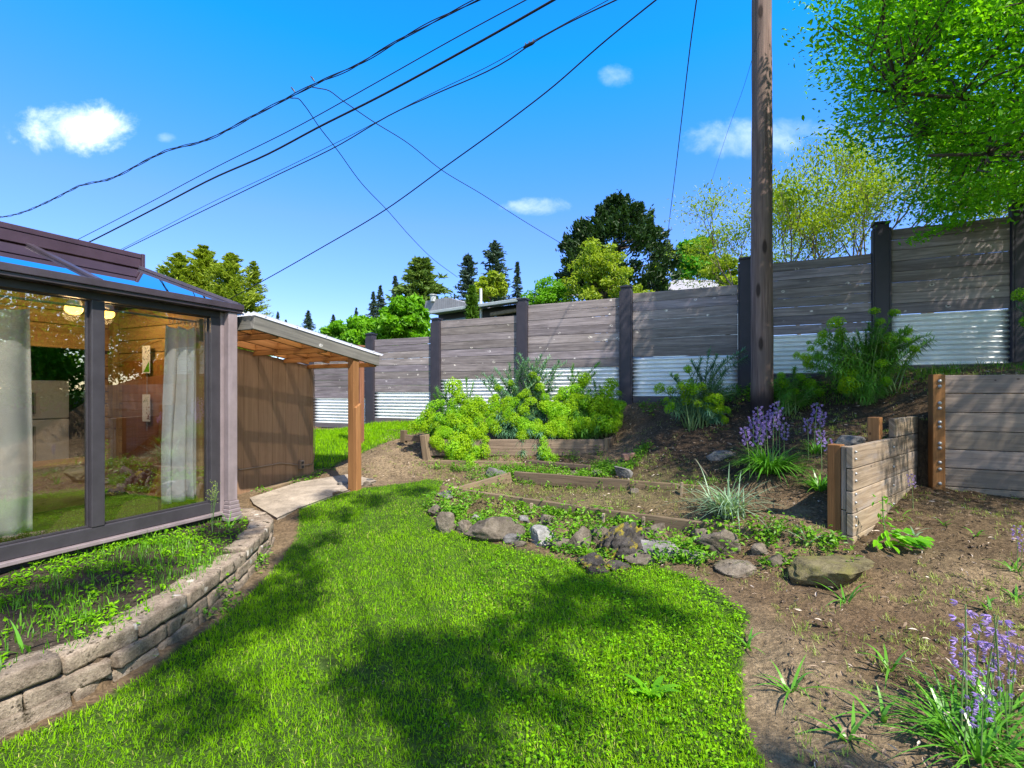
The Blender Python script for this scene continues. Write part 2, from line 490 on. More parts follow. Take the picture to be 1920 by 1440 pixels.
MT['yellowgreen'] = leafmat('yellow_green_leaf', (.14, .25, .012), (.42, .48, .035), .45)
MT['maple'] = leafmat('maple_leaf', (.16, .28, .012), (.44, .52, .04), .5)
MT['canopy'] = leafmat('fresh_canopy_leaf', (.07, .27, .004), (.26, .56, .015), .55)
MT['roundtree'] = leafmat('round_tree_leaf', (.03, .18, .006), (.12, .42, .02), .4)
MT['arbor'] = leafmat('arborvitae_leaf', (.03, .10, .008), (.14, .26, .02), .25)


def mk_ground():
    m, k, out = newmat('garden_ground')
    co = pos_co(k)
    base = k.attr('col', 'Color')
    n = k.noise(co, 3, 8, .65); n2 = k.noise(co, 28, 5, .7)
    v1 = k.vor(k.map(co, (1, 1, .3)), 55, 'Color')
    sp = k.n('ShaderNodeSeparateColor', {0: v1})
    f = k.math('ADD', k.math('MULTIPLY', n, .6), k.math('MULTIPLY', n2, .4))
    mul = k.n('ShaderNodeMapRange', {0: f, 1: .3, 2: .7, 3: .5, 4: 1.45}).outputs[0]
    mul = k.math('MULTIPLY', mul, k.n('ShaderNodeMapRange', {0: sp.outputs[0], 1: 0., 2: 1., 3: .72, 4: 1.3}).outputs[0])
    col = k.mix(1., base, k.n('ShaderNodeCombineColor', {0: mul, 1: mul, 2: mul}).outputs[0], 'MULTIPLY')
    d = k.vor(co, 38)
    chip = k.math('MULTIPLY', k.step(d, .2, .12), k.step(k.noise(co, 7, 3), .5, .62))
    col = k.mix(k.math('MULTIPLY', chip, .55), col, (.42, .33, .25))
    bsdf(k, out, col, .95, 0, k.bump(k.math('ADD', k.math('MULTIPLY', n2, 1.), k.math('ADD', k.math('MULTIPLY', sp.outputs[1], .7), n)), 1., .035), .15)
    return m


MT['ground'] = mk_ground()


def mk_corr():
    m, k, out = newmat('galvanised_corrugated')
    co = obj_co(k)
    n = k.noise(k.map(co, (1, 1, 2)), 3, 6, .6)
    col = k.ramp(n, [(.3, (.80, .80, .79)), (.7, (.92, .92, .90))])
    bsdf(k, out, col, k.math('ADD', k.math('MULTIPLY', n, .2), .26), .14, None, .5)
    return m


MT['corr'] = mk_corr()


def fres(k, ior):
    """same reflectance from either side of a thin sheet"""
    b = k.n('ShaderNodeNewGeometry').outputs['Backfacing']
    i = k.n('ShaderNodeMapRange', {0: b, 1: 0., 2: 1., 3: ior, 4: 1 / ior}).outputs[0]
    return k.n('ShaderNodeFresnel', {'IOR': i}).outputs[0]


def mk_glass(name, tint=(.93, .95, .94), refl=1.0):
    m, k, out = newmat(name)
    fr = fres(k, 1.5)
    f = k.math('MULTIPLY', fr, refl, True)
    tr = k.n('ShaderNodeBsdfTransparent', {'Color': tint})
    gl = k.n('ShaderNodeBsdfGlossy', {'Color': (1, 1, 1), 'Roughness': .0})
    mx = k.n('ShaderNodeMixShader', {0: f, 1: tr.outputs[0], 2: gl.outputs[0]})
    k.t.links.new(mx.outputs[0], out.inputs[0])
    return m


MT['glass'] = mk_glass('window_glass', (.96, .97, .95), 5.0)
MT['roof_glass'] = mk_glass('roof_glass', (.28, .29, .34), 3.0)


def mk_poly():
    m, k, out = newmat('clear_roof_sheet')
    tr = k.n('ShaderNodeBsdfTransparent', {'Color': (.90, .88, .84)})
    tl = k.n('ShaderNodeBsdfTranslucent', {'Color': (.78, .74, .66)})
    gl = k.n('ShaderNodeBsdfGlossy', {'Color': (1, 1, 1), 'Roughness': .35})
    a = k.n('ShaderNodeMixShader', {0: .88, 1: tr.outputs[0], 2: tl.outputs[0]})
    b = k.n('ShaderNodeMixShader', {0: k.math('MULTIPLY', fres(k, 1.45), .35), 1: a.outputs[0], 2: gl.outputs[0]})
    k.t.links.new(b.outputs[0], out.inputs[0])
    return m


MT['poly'] = mk_poly()


def mk_cloth(name, c, trans):
    m, k, out = newmat(name)
    co = obj_co(k)
    col = k.ramp(k.noise(co, 9, 4), [(.3, scale3(c, .88)), (.7, c)])
    d = k.n('ShaderNodeBsdfPrincipled', {'Base Color': col, 'Roughness': .9, 'Specular IOR Level': .1})
    t = k.n('ShaderNodeBsdfTranslucent', {'Color': col})
    mx = k.n('ShaderNodeMixShader', {0: trans, 1: d.outputs[0], 2: t.outputs[0]})
    k.t.links.new(mx.outputs[0], out.inputs[0])
    return m


MT['curtain'] = mk_cloth('grey_blue_curtain', (.86, .87, .90), .42)
MT['curtain_white'] = mk_cloth('white_curtain', (.90, .90, .90), .5)


def mk_emit(name, c, s):
    m, k, out = newmat(name)
    e = k.n('ShaderNodeEmission', {'Color': c, 'Strength': s})
    k.t.links.new(e.outputs[0], out.inputs[0]); return m


MT['bulb'] = mk_emit('warm_bulb', (1., .55, .08), 5)


def mk_pole():
    m, k, out = newmat('utility_pole_wood')
    co = obj_co(k)
    g = k.noise(k.map(co, (30, 30, 1.2)), 1, 6, .65, dist=.4)
    b = k.noise(k.map(co, (4, 4, .9), (2, 1, 0)), 1.3, 5, .6)
    col = k.ramp(g, [(.32, (.09, .055, .045)), (.68, (.27, .18, .15))])
    col = k.mix(k.step(b, .42, .68), col, (.15, .105, .088))
    d = k.vor(k.map(co, (5, 5, 1.6)), 1.)
    col = k.mix(k.math('MULTIPLY', k.step(d, .2, .1), .85), col, (.03, .018, .014))
    # pole colour darker towards its foot
    z = k.n('ShaderNodeSeparateXYZ', {0: co}).outputs[2]
    dark_butt = k.step(k.math('ADD', z, k.math('MULTIPLY', b, .35)), .62, .30)
    col = k.mix(dark_butt, col, (.03, .02, .02))
    bsdf(k, out, col, .85, 0, k.bump(g, .6, .012), .2)
    return m


MT['pole'] = mk_pole()


def mk_shingle():
    m, k, out = newmat('grey_shingles')
    uv = obj_co(k)
    w = k.n('ShaderNodeTexBrick', {'Vector': uv, 'Scale': 3., 'Color1': (.24, .23, .24, 1), 'Color2': (.32, .31, .32, 1), 'Mortar': (.17, .165, .17, 1), 'Mortar Size': .02})
    col = k.mix(.4, w.outputs[0], k.ramp(k.noise(uv, 6, 5), [(.3, (.20, .195, .20)), (.7, (.36, .35, .36))]))
    bsdf(k, out, col, .9)
    return m


MT['shingle'] = mk_shingle()
MT['clay'] = stone('brick_chimney', (.22, .08, .05), (.36, .15, .10), sc=9)
MT['window_blue'] = paint('dark_window', (.02, .03, .06), .08, dirt=.1, spec=.8)
# ------------------------------------------------------------------ terrain
def tps_fit(pts, smooth=.02):
    pts = np.array(pts, float); X = pts[:, :2]; n = len(X)
    d = np.linalg.norm(X[:, None] - X[None], axis=-1)
    K = np.where(d > 0, d ** 2 * np.log(d + 1e-9), 0) + smooth * np.eye(n)
    Q = np.c_[np.ones(n), X]
    A = np.block([[K, Q], [Q.T, np.zeros((3, 3))]])
    w = np.linalg.solve(A, np.r_[pts[:, 2], 0, 0, 0])
    return X, w


def tps_eval(fit, x, y):
    X, w = fit
    sh = np.shape(x); x = np.ravel(x); y = np.ravel(y)
    o = np.empty(len(x))
    for i in range(0, len(x), 20000):
        q = np.stack([x[i:i + 20000], y[i:i + 20000]], 1)
        d = np.linalg.norm(q[:, None] - X[None], axis=-1)
        o[i:i + 20000] = np.where(d > 0, d ** 2 * np.log(d + 1e-9), 0) @ w[:-3] + w[-3] + q @ w[-2:]
    return o.reshape(sh)


FRONT = [(0, 0, 0), (-2, 0, 0), (2, 0, 0), (-2, 2, 0), (-1, 1, 0), (1, 1, 0), (0, 2, 0), (1, 2, 0), (0, 3, 0), (-1, 3, 0), (-1.5, 3.5, .0), (0, 4, .05),
         (-1.9, 4.3, .06), (-1, 4.4, .08), (1.5, 3, .03), (2.5, 3, .05), (3.5, 3, .10), (1.5, 2, 0), (3, 2, .03), (2.4, 3.6, .12), (2.85, 3.3, .12),
         (4, 0, 0), (6, 1, .12), (5, 2.3, .12), (-5, 0, 0), (-5, 3, .2), (-6, 6, .35), (8, 2.5, .3), (2.85, 2.5, .06), (2.8, 3.85, .25)]
UPPER = [(-1, 5, .15), (-1.2, 5.7, .26), (-1, 6.5, .31), (-1.92, 5.95, .306), (-2.5, 5.3, .22), (-3.3, 5.8, .28), (-2.85, 6.84, .31), (-2.0, 5.7, .27),
         (-2.66, 7.1, .45), (-3.75, 10, .64), (-3.8, 10.8, .70), (-2.9, 10.3, .84), (-1.5, 9.85, .91), (-.2, 9.1, 1.02), (1, 8.75, 1.18), (2.0, 8.3, 1.35),
         (3.0, 7.85, 1.43), (3.6, 7.5, 1.55), (4.5, 7.1, 1.74), (5.2, 6.8, 1.80), (6, 6.5, 1.85), (8, 5.6, 2.0),
         (-2.18, 9, .77), (-1.82, 7.5, .55), (-1.5, 6.8, .345), (-.9, 7.2, .47), (0, 7.15, .50), (1.3, 7.15, .56), (0, 6.75, .38), (1.0, 6.7, .40), (-.5, 6.45, .33),
         (1.7, 7.6, .80), (.2, 8.3, .82), (-.9, 8.2, .70),
         (.5, 6, .28), (1.5, 5.2, .27), (2, 4.6, .25), (0, 5, .15), (1, 4.5, .12), (1.9, 4.0, .12), (-.6, 5.6, .22),
         (2.36, 6.3, .71), (1.98, 7.5, .97), (3.15, 6.5, 1.04), (3.45, 6.68, 1.24), (3.93, 6.6, 1.33), (4.7, 6.2, 1.50), (5, 5.5, 1.62), (6, 5, 1.64), (8, 4.2, 1.7),
         (4.3, 5.4, 1.12), (3.8, 5.4, 1.0), (3.0, 4.45, .5), (2.87, 5, .6), (2.8, 5.3, .66), (2.2, 4.9, .34), (2.56, 4.3, .38), (1.7, 5.6, .38), (1.3, 6.2, .42),
         (0, 12, 1.6), (5, 10, 2.2), (-5, 13, 1.1), (9, 8, 2.5), (-6, 9, .45)]
POCKET = [(3.2, 3.9, .24), (4, 4.2, .35), (4.5, 5.0, .47), (5, 4.5, .38), (6, 4, .38), (8, 3.3, .4), (3.5, 4.5, .33), (4.3, 5.2, .5)]
TA, TB = tps_fit(FRONT + UPPER), tps_fit(FRONT + POCKET)
R1N, R1D = V3(2.80, 3.97, 0), unit(V3(.777, .629, 0)); R1L = 2.15
R1F = R1N + R1D * R1L
R2P = V3(4.457, 5.15, 0)
R2E = R2P + BV * 3.6
_b = -V3(R1D[1], -R1D[0], 0) * .075
POLY_POCKET = [tuple((R1N + _b - R1D * .08)[:2]), tuple((R1F + _b)[:2]), tuple((R2P + AV * .085 - BV * .05)[:2]), tuple((R2E + AV * .085)[:2]), (R2E[0], 2.5), (2.74, 2.5), (2.74, 3.8)]
WALLC = np.array([(-3.0, .9), (-2.62, 1.5), (-2.26, 2.14), (-2.08, 2.48), (-2.05, 2.95), (-2.09, 3.36), (-2.14, 3.83), (-2.20, 4.28), (-2.34, 4.66), (-2.62, 4.94), (-2.85, 5.02)])
POLY_BED = [tuple(p) for p in WALLC] + [(-2.78, 4.8), (-4.6, .9)]


def H(x, y):
    x = np.asarray(x, float); y = np.asarray(y, float)
    h = tps_eval(TA, x, y)
    pk = inpoly(x, y, POLY_POCKET)
    if pk.any(): h = np.where(pk, tps_eval(TB, x, y), h)
    bed = inpoly(x, y, POLY_BED)
    h = np.where(bed, .225 + .07 * np.clip((np.interp(y, WALLC[:, 1], WALLC[:, 0]) - x) / .5, 0, 1) + .03 * (fbm(x, y, 4) - .5), h)
    # beyond the garden the ground runs out into a low hill
    ex = np.maximum(np.maximum(-6.5 - x, x - 8.5), np.maximum(-1.2 - y, y - 12))
    t = np.clip(ex / 4, 0, 1); t = t * t * (3 - 2 * t)
    far = np.clip(.3 + .09 * np.maximum(y, 0), 0, 6) + .05 * np.clip(x, -6, 20)
    return h * (1 - t) + far * t


def G(u, v, lo=1.3, hi=14):
    Z = np.arange(lo, hi, .015)
    p = np.stack([(u - 960) / FPX * Z, Z, CZ - (v - HZ) / FPX * Z], 1)
    d = p[:, 2] - H(p[:, 0], p[:, 1])
    k = np.argmax(d < 0)
    return p[k] if (d < 0).any() else p[-1]


LAWN = [(-3.0, .8), (-2.45, 1.6), (-2.02, 2.3), (-1.93, 2.7), (-1.92, 3.4), (-1.98, 4.1), (-2.06, 4.6), (-2.16, 4.9), (-2.37, 5.38), (-2.08, 5.75), (-1.79, 6.05), (-1.5, 6.3), (-1.16, 6.6), (-.92, 6.5),
        (-.9, 6.1), (-.95, 5.3), (-.75, 4.95), (-.41, 4.65), (.19, 4.28), (.56, 4.1), (1.2, 3.98), (1.49, 3.66), (1.55, 3.17), (1.24, 2.61), (1.04, 2.15), (.92, 1.0), (.9, .8)]
LAWN2 = [(-4.6, 11.0), (-2.9, 10.3), (-1.35, 9.8), (-1.6, 8.9), (-2.1, 8.1), (-2.35, 7.5), (-2.6, 7.0), (-2.85, 7.0), (-3.4, 7.6), (-5.5, 9.5)]
WEEDB = [(-1.0, 5.3), (-.75, 5.95), (.9, 5.05), (2.4, 4.2), (2.75, 3.9), (2.6, 3.5), (1.9, 3.85), (.6, 4.15), (-.4, 4.7)]


def axis_coords(a, b, st, lo, hi):
    c = list(np.arange(a, b, st))
    s, x = st, b
    while x < hi: c.append(x); s *= 1.35; x += s
    s, x, pre = st, a, []
    while x > lo: s *= 1.35; x -= s; pre.append(x)
    return np.array(pre[::-1] + c)


def build_ground():
    xs = axis_coords(-4.4, 6.6, .045, -900, 900); ys = axis_coords(1.0, 10.8, .045, -300, 1500)
    X, Y = np.meshgrid(xs, ys)
    Zg = H(X, Y)
    lawn = inpoly(X, Y, LAWN) | inpoly(X, Y, LAWN2)
    pocket = inpoly(X, Y, POLY_POCKET)
    bed = inpoly(X, Y, POLY_BED)
    soil = ~(lawn | bed)
    near = (np.abs(X) < 9) & (Y < 13) & (Y > -2)
    Zg = Zg + np.where(soil & near, .06 * (fbm(X, Y, 3.5) - .5) + .045 * (fbm(X + 9, Y, 10) - .5), .012 * (fbm(X, Y, 5) - .5))
    tan = np.array((.225, .165, .098)); brown = np.array((.120, .078, .043)); dark = np.array((.058, .039, .025))
    green = np.array((.05, .09, .014)); far = np.array((.06, .10, .03))
    c = np.zeros(X.shape + (3,))
    n = fbm(X, Y, 1.1)[..., None]
    w_dark = np.clip(1.2 - np.hypot((X - 3.2) / 1.9, (Y - 6.4) / 1.5), 0, 1)[..., None]
    w_tan = np.clip(1.3 - np.hypot((X + 1.7) / .9, (Y - 7.3) / 1.3), 0, 1)[..., None] + np.clip(1.15 - np.hypot((X - 1.35) / .55, (Y - 2.4) / 1.5), 0, 1)[..., None]
    mossy = np.clip(1.2 - np.hypot((X - .9) / 1.7, (Y - 5.6) / .9), 0, 1)[..., None] * .6
    c = brown * (1 - np.clip(n * 1.6 - .5, 0, 1)) + tan * np.clip(n * 1.6 - .5, 0, 1)
    c = c * (1 - np.clip(w_tan, 0, 1)) + tan * np.clip(w_tan, 0, 1)
    c = c * (1 - np.clip(w_dark * 1.4, 0, 1)) + dark * np.clip(w_dark * 1.4, 0, 1)
    c = c * (1 - mossy * .5) + np.array((.11, .13, .03)) * mossy * .5
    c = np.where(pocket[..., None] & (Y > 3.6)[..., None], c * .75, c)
    c = np.where(bed[..., None], np.array((.06, .045, .032)), c)
    c = np.where(lawn[..., None], green, c)
    c = np.where(near[..., None], c, far)
    ny, nx = X.shape
    V = np.stack([X, Y, Zg], -1).reshape(-1, 3)
    i = (np.arange(ny - 1)[:, None] * nx + np.arange(nx - 1)[None]).ravel()
    mb = MB(); mb.add(V, np.stack([i, i + 1, i + nx + 1, i + nx], 1))
    o = mb.build('ground', MT['ground'], smooth=True)
    a = o.data.attributes.new('col', 'FLOAT_COLOR', 'POINT')
    a.data.foreach_set('color', np.concatenate([c.reshape(-1, 3), np.ones((nx * ny, 1))], 1).ravel().astype(np.float32))
    tag(o, 'sloping garden ground of brown soil, bark and turf', kind='structure')


build_ground()

# concrete path slab by the shed
mb = MB()
pts = [G(478, 950), G(470, 938), G(560, 908), G(655, 893), G(705, 905), G(640, 927), G(560, 957), G(520, 975)]
top = np.array([p + V3(0, 0, .03) for p in pts]); bot = top - V3(0, 0, .12); n = len(top)
mb.add(np.r_[bot, top], [np.arange(n, 2 * n)[None, ::-1], np.stack([np.arange(n), (np.arange(n) + 1) % n, (np.arange(n) + 1) % n + n, np.arange(n) + n], 1)])
o = mb.build('path', MT['concrete'], bevel=.01); tag(o, 'pale concrete path slab along the shed', kind='structure')

# ------------------------------------------------------------------ camera, sun and sky
cam = bpy.data.cameras.new('camera'); co_ = bpy.data.objects.new('camera', cam); COL.objects.link(co_)
cam.sensor_width = 36; cam.lens = FPX / 1920 * 36; cam.shift_y = (HZ - 720) / 1920
cam.clip_start = .05; cam.clip_end = 4000
co_.location = (0, 0, CZ); co_.rotation_euler = (rad(90), 0, 0)
scene.camera = co_
SUN_AZ = V3(.554, -.833, 0); EL = rad(51)
SD = V3(SUN_AZ[0] * math.cos(EL), SUN_AZ[1] * math.cos(EL), math.sin(EL))
sl = bpy.data.lights.new('sun', 'SUN'); sl.energy = 5.0; sl.angle = rad(.6); sl.color = (1, .94, .84)
so = bpy.data.objects.new('sun', sl); COL.objects.link(so)
so.rotation_euler = Vector(SD).to_track_quat('Z', 'Y').to_euler()
so.location = (8, -12, 20)

w = bpy.data.worlds.new('World'); scene.world = w; w.use_nodes = True
w.node_tree.nodes.clear(); k = NT(w.node_tree)
sky = k.n('ShaderNodeTexSky', sky_type='NISHITA', sun_disc=False, sun_elevation=EL, sun_rotation=math.atan2(SUN_AZ[0], SUN_AZ[1]), air_density=1.0, dust_density=.25, ozone_density=2.2)
hs = k.n('ShaderNodeHueSaturation', {'Hue': .512, 'Saturation': 1.28, 'Value': 1.22, 'Color': sky.outputs[0]})
dirn = k.n('ShaderNodeTexCoord').outputs['Generated']
sx = k.n('ShaderNodeSeparateXYZ', {0: dirn})
grade = k.ramp(sx.outputs[2], [(0., (.60, .62, .85)), (.14, (.60, .60, .84)), (.32, (.74, .80, .98)), (.43, (.50, .95, 1.15)), (.57, (.12, 1.18, 1.42)), (.66, (.14, 1.15, 1.38)), (.82, (.95, 1.05, 1.0))])  # near neutral above the view, to cut the blue fill
# towards the sun, behind the viewer, unseen sky graded paler to cut the blue fill
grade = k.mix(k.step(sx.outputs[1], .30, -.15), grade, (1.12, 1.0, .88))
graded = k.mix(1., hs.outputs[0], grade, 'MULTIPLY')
uu = k.math('DIVIDE', sx.outputs[0], k.math('MAXIMUM', sx.outputs[1], .05))
ww = k.math('DIVIDE', sx.outputs[2], k.math('MAXIMUM', sx.outputs[1], .05))
flat = k.n('ShaderNodeCombineXYZ', {0: uu, 1: ww, 2: 0.}).outputs[0]
nz = k.noise(flat, 10, 9, .66, dist=.35); nz2 = k.noise(k.map(flat, (1, 1.6, 1), (4, 2, 0)), 22, 5, .6)
tot = None
for (px, py, a, b, st, th) in [(140, 240, .120, .048, .92, .12), (1395, 262, .115, .038, .30, .1), (1510, 240, .08, .02, .16, .1), (1010, 387, .066, .018, .38, .05), (1153, 142, .035, .022, .20, .1), (310, 258, .02, .01, .15, .0)]:
    du = k.math('DIVIDE', k.math('SUBTRACT', uu, (px - 960) / FPX), a)
    dw = k.math('DIVIDE', k.math('SUBTRACT', ww, (HZ - py) / FPX), b)
    # flatter underside, heaped top
    r2 = k.math('ADD', k.math('MULTIPLY', du, du), k.math('MULTIPLY', dw, dw))
    f = k.math('ADD', k.math('SUBTRACT', 1., r2), k.math('ADD', k.math('MULTIPLY', k.math('SUBTRACT', nz, .5), 3.8), k.math('MULTIPLY', k.math('SUBTRACT', nz2, .5), 1.4)))
    f = k.math('MULTIPLY', k.step(f, -.55 + th, 2.1 + th), st)
    f = k.math('MULTIPLY', f, k.math('GREATER_THAN', sx.outputs[1], .06))
    tot = f if tot is None else k.math('MAXIMUM', tot, f)
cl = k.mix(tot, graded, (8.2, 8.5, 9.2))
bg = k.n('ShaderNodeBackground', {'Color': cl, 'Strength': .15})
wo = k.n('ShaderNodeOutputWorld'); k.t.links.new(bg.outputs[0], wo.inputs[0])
vs = scene.view_settings
vs.view_transform = 'Standard'; vs.look = 'None'; vs.exposure = .95; vs.gamma = 1; vs.use_curve_mapping = False
scene.render.film_transparent = False
cy = scene.cycles
cy.max_bounces = 8; cy.transparent_max_bounces = 14; cy.diffuse_bounces = 4; cy.glossy_bounces = 4; cy.caustics_reflective = False; cy.caustics_refractive = False
try:
    cy.use_denoising = True; cy.sample_clamp_indirect = 4; cy.adaptive_threshold = .006
except Exception: pass

# ------------------------------------------------------------------ fence
def on_line(p0, d, u):
    """distance t along p0 + t*d at which the vertical plane meets the sight line of column u"""
    q = (u - 960) / FPX
    return (q * p0[1] - p0[0]) / (d[0] - q * d[1])


F0 = V3(5.19, 6.80, 0); FD = -BV                 # along the fence to the left
FN = -AV                                         # fence face, towards the garden
T = [on_line(F0, FD, u) for u in (1915, 1652, 1398, 1174, 980, 818, 695)]
T = [T[0] - 1.83] + T + [T[-1] + 1.78, T[-1] + 3.6]
FP = lambda t, z, off=0.: F0 + FD * t + FN * off + UP * z
fence = thing('wooden_fence', 'tall stepped fence of weathered boards over corrugated metal between dark posts', 'fence', (5.19, 6.8, 1.8))
ptop = [4.2, 4.02, 3.86, 3.56, 3.29, 3.23, 2.98, 2.76, 2.56, 2.4]
#         top  corr-top corr-bottom kick-bottom boards
bays = [(3.95, 2.75, 2.0, 1.9, 8), (3.775, 2.585, 1.87, 1.78, 8), (3.465, 2.37, 1.78, 1.66, 8), (3.185, 2.10, 1.43, 1.33, 7), (3.13, 1.95, 1.26, 1.13, 8), (2.95, 1.77, 1.06, .93, 8), (2.645, 1.51, .945, .86, 8), (2.45, 1.37, .80, .70, 8), (2.25, 1.17, .6, .5, 8)]
for i, t in enumerate(T):
    mb = MB(); g = H(*FP(t, 0)[:2]) - .1
    w_, d_ = .165, .15
    c = FP(t, (ptop[i] + g) / 2, -.02)
    box(mb, c, w_, d_, ptop[i] - g, BV, AV)
    box(mb, FP(t - .0955, (ptop[i] + g) / 2 - .03, .0), .026, .105, ptop[i] - g - .06, BV, AV)
    box(mb, FP(t + .0955, (ptop[i] + g) / 2 - .03, .0), .026, .105, ptop[i] - g - .06, BV, AV)
    po = mb.build('post', MT['fence_post'], fence, bevel=.006)
    mb = MB()
    box(mb, FP(t, ptop[i] + .014, -.02), w_ + .03, d_ + .03, .028, BV, AV)
    V = np.array([FP(t - .085, ptop[i] + .028, .06), FP(t + .085, ptop[i] + .028, .06), FP(t + .085, ptop[i] + .028, -.1), FP(t - .085, ptop[i] + .028, -.1), FP(t, ptop[i] + .055, -.02)])
    mb.add(V, [np.array([[0, 1, 4], [1, 2, 4], [2, 3, 4], [3, 0, 4]])])
    mb.build('cap', MT['cap'], po)
for i, (zt, zc, zb, zk, nb) in enumerate(bays):
    t0, t1 = T[i] + .112, T[i + 1] - .112
    mb = MB(); hb = (zt - zc) / nb
    for b in range(nb):
        z = zc + hb * (b + .5); s = RR.uniform(-.004, .004)
        beam(mb, FP(t0, z + RR.uniform(-.003, .003), -.012 + s), FP(t1, z + RR.uniform(-.003, .003), -.012 + s), .036, hb - .005, UP, rnd=np.full(6, RR.random()))
    mb.build('board_panel', MT['fence'], fence, bevel=.004)
    mb = MB(); nz_ = 110
    z = np.linspace(zb, zc - .006, nz_); dz = .024 * np.sin((z - zb) / .068 * 2 * np.pi)
    tt = np.linspace(t0, t1, 12)
    V = np.array([[FP(a, q, -.018 + e + .002 * math.sin(a * 9 + q)) for a in tt] for q, e in zip(z, dz)]).reshape(-1, 3)
    ii = (np.arange(nz_ - 1)[:, None] * 12 + np.arange(11)[None]).ravel()
    mb.add(V, np.stack([ii, ii + 1, ii + 13, ii + 12], 1))
    co2 = mb.build('corrugated_panel', MT['corr'], fence, smooth=True)
    sm = co2.modifiers.new('thick', 'SOLIDIFY'); sm.thickness = .002
    mb = MB(); beam(mb, FP(t0, (zb + zk) / 2, -.005), FP(t1, (zb + zk) / 2, -.005), .04, zb - zk, UP)
    mb.build('kickboard', MT['kick'], fence, bevel=.004)

# ------------------------------------------------------------------ utility pole
pb = V3(3.45, 6.68, 1.2)
pole = thing('utility_pole', 'tall bare wooden utility pole standing in the dark soil before the fence', 'utility pole', tuple(pb))
zz = np.linspace(-.35, 9.6, 60)
mb = MB(); tube(mb, np.stack([np.zeros(60) + .003 * np.sin(zz * 2), np.zeros(60), zz], 1) + pb, .143 - .0035 * zz + .002 * np.sin(zz * 7), 28)
mb.build('shaft', MT['pole'], pole, smooth=True)
mb = MB(); box(mb, pb + V3(-.02, -.02, 8.6), 2.2, .09, .11, AV)
mb.build('crossarm', MT['pole'], pole, bevel=.01)
for s in (-.95, -.45, .45, .95):
    mb = MB(); tube(mb, [pb + AV * s + UP * q for q in (8.65, 8.72, 8.75, 8.8, 8.84)], [.02, .045, .03, .05, .02], 10)
    mb.build('insulator', MT['white_plastic'], pole, smooth=True)
for q in (6.75, 7.2, 7.5, 8.1):
    mb = MB(); tube(mb, [pb + V3(-.13, 0, q - 1.2 + 1.2), pb + V3(-.22, .03, q)], .014, 6)
    mb.build('wire_bracket', MT['screw'], pole)

# ------------------------------------------------------------------ overhead wires
POLE_XY = pb[:2]
FAR_XY = V3(-31.6, 25.7)


def wire_depth(u, a, b):
    d = b - a; q = (u - 960) / FPX
    t = (q * a[1] - a[0]) / (d[0] - q * d[1])
    return a[1] + d[1] * t


def smooth_path(pts, n=70):
    pts = np.asarray(pts, float); L = np.r_[0, np.cumsum(np.linalg.norm(np.diff(pts[:, :2], axis=0), axis=1))]
    q = np.linspace(0, L[-1], n)
    m = np.gradient(pts, L, axis=0)
    out = []
    for s in q:
        i = min(max(np.searchsorted(L, s) - 1, 0), len(L) - 2); h = L[i + 1] - L[i]; t = (s - L[i]) / h
        out.append((2 * t**3 - 3 * t**2 + 1) * pts[i] + (t**3 - 2 * t**2 + t) * h * m[i] + (-2 * t**3 + 3 * t**2) * pts[i + 1] + (t**3 - t**2) * h * m[i + 1])
    return np.array(out)


def wire(px, r, label, a=POLE_XY, b=FAR_XY, name='overhead_wire', group='wires strung from the utility pole', build=True, twist=0):
    pth = smooth_path(px)
    W = np.array([P(u, v, wire_depth(u, a, b)) for u, v in pth])
    mb = MB()
    if twist:
        L = np.r_[0, np.cumsum(np.linalg.norm(np.diff(W, axis=0), axis=1))]
        q = np.linspace(0, L[-1], 400); Wd = np.stack([np.interp(q, L, W[:, c]) for c in range(3)], 1)
        for ph in (0, 2.1, 4.2):
            am = twist * (.5 + .5 * np.sin(q * .9 + ph)) + r
            tube(mb, Wd + np.stack([0 * q, am * np.cos(q * 2.2 + ph), am * np.sin(q * 2.2 + ph)], 1), r, 5)
    else: tube(mb, W, r, 6)
    o = mb.build(name, MT['cable'], org=tuple(W[len(W) // 2]), smooth=True)
    return tag(o, label, 'wire', group), W


wire([(1428, -290), (1150, -120), (885, 5), (740, 80), (665, 124), (600, 153), (548, 180), (470, 220), (380, 265), (310, 284), (270, 303), (200, 338), (150, 348), (110, 368), (50, 396), (10, 406), (-60, 408), (-140, 400)], .010,
     'twisted bundle of three wires, highest of those sagging to the left', twist=.022)
wire([(1428, -240), (1130, -77), (838, 80), (700, 158), (560, 236), (400, 316), (280, 380), (150, 447), (30, 507), (-140, 590)], .010, 'single thin wire just above the thickest cable')
wire([(1428, -200), (1150, -62), (897, 80), (700, 187), (600, 237), (500, 290), (400, 334), (300, 386), (165, 455), (40, 515), (-140, 600)], .021, 'thickest straight black cable crossing the sky')
wire([(1428, -140), (1200, -22), (1000, 80), (950, 114), (810, 179), (740, 211), (630, 275), (520, 328), (400, 386), (230, 469), (60, 552), (-140, 640)], .011, 'lower cable of the close pair with small hangers')
wire([(1428, -150), (1200, -32), (1000, 77), (920, 122), (810, 175), (630, 268), (520, 322), (400, 378), (230, 466), (60, 550), (-140, 640)], .006, 'hair thin upper wire of the close pair')
wire([(1428, -160), (1280, -40), (1131, 80), (1030, 168), (960, 222), (830, 316), (720, 395), (600, 466), (485, 531), (420, 566), (380, 585)], .012, 'single cable falling leftwards to the conifers', b=V3(-8.5, 14.5))
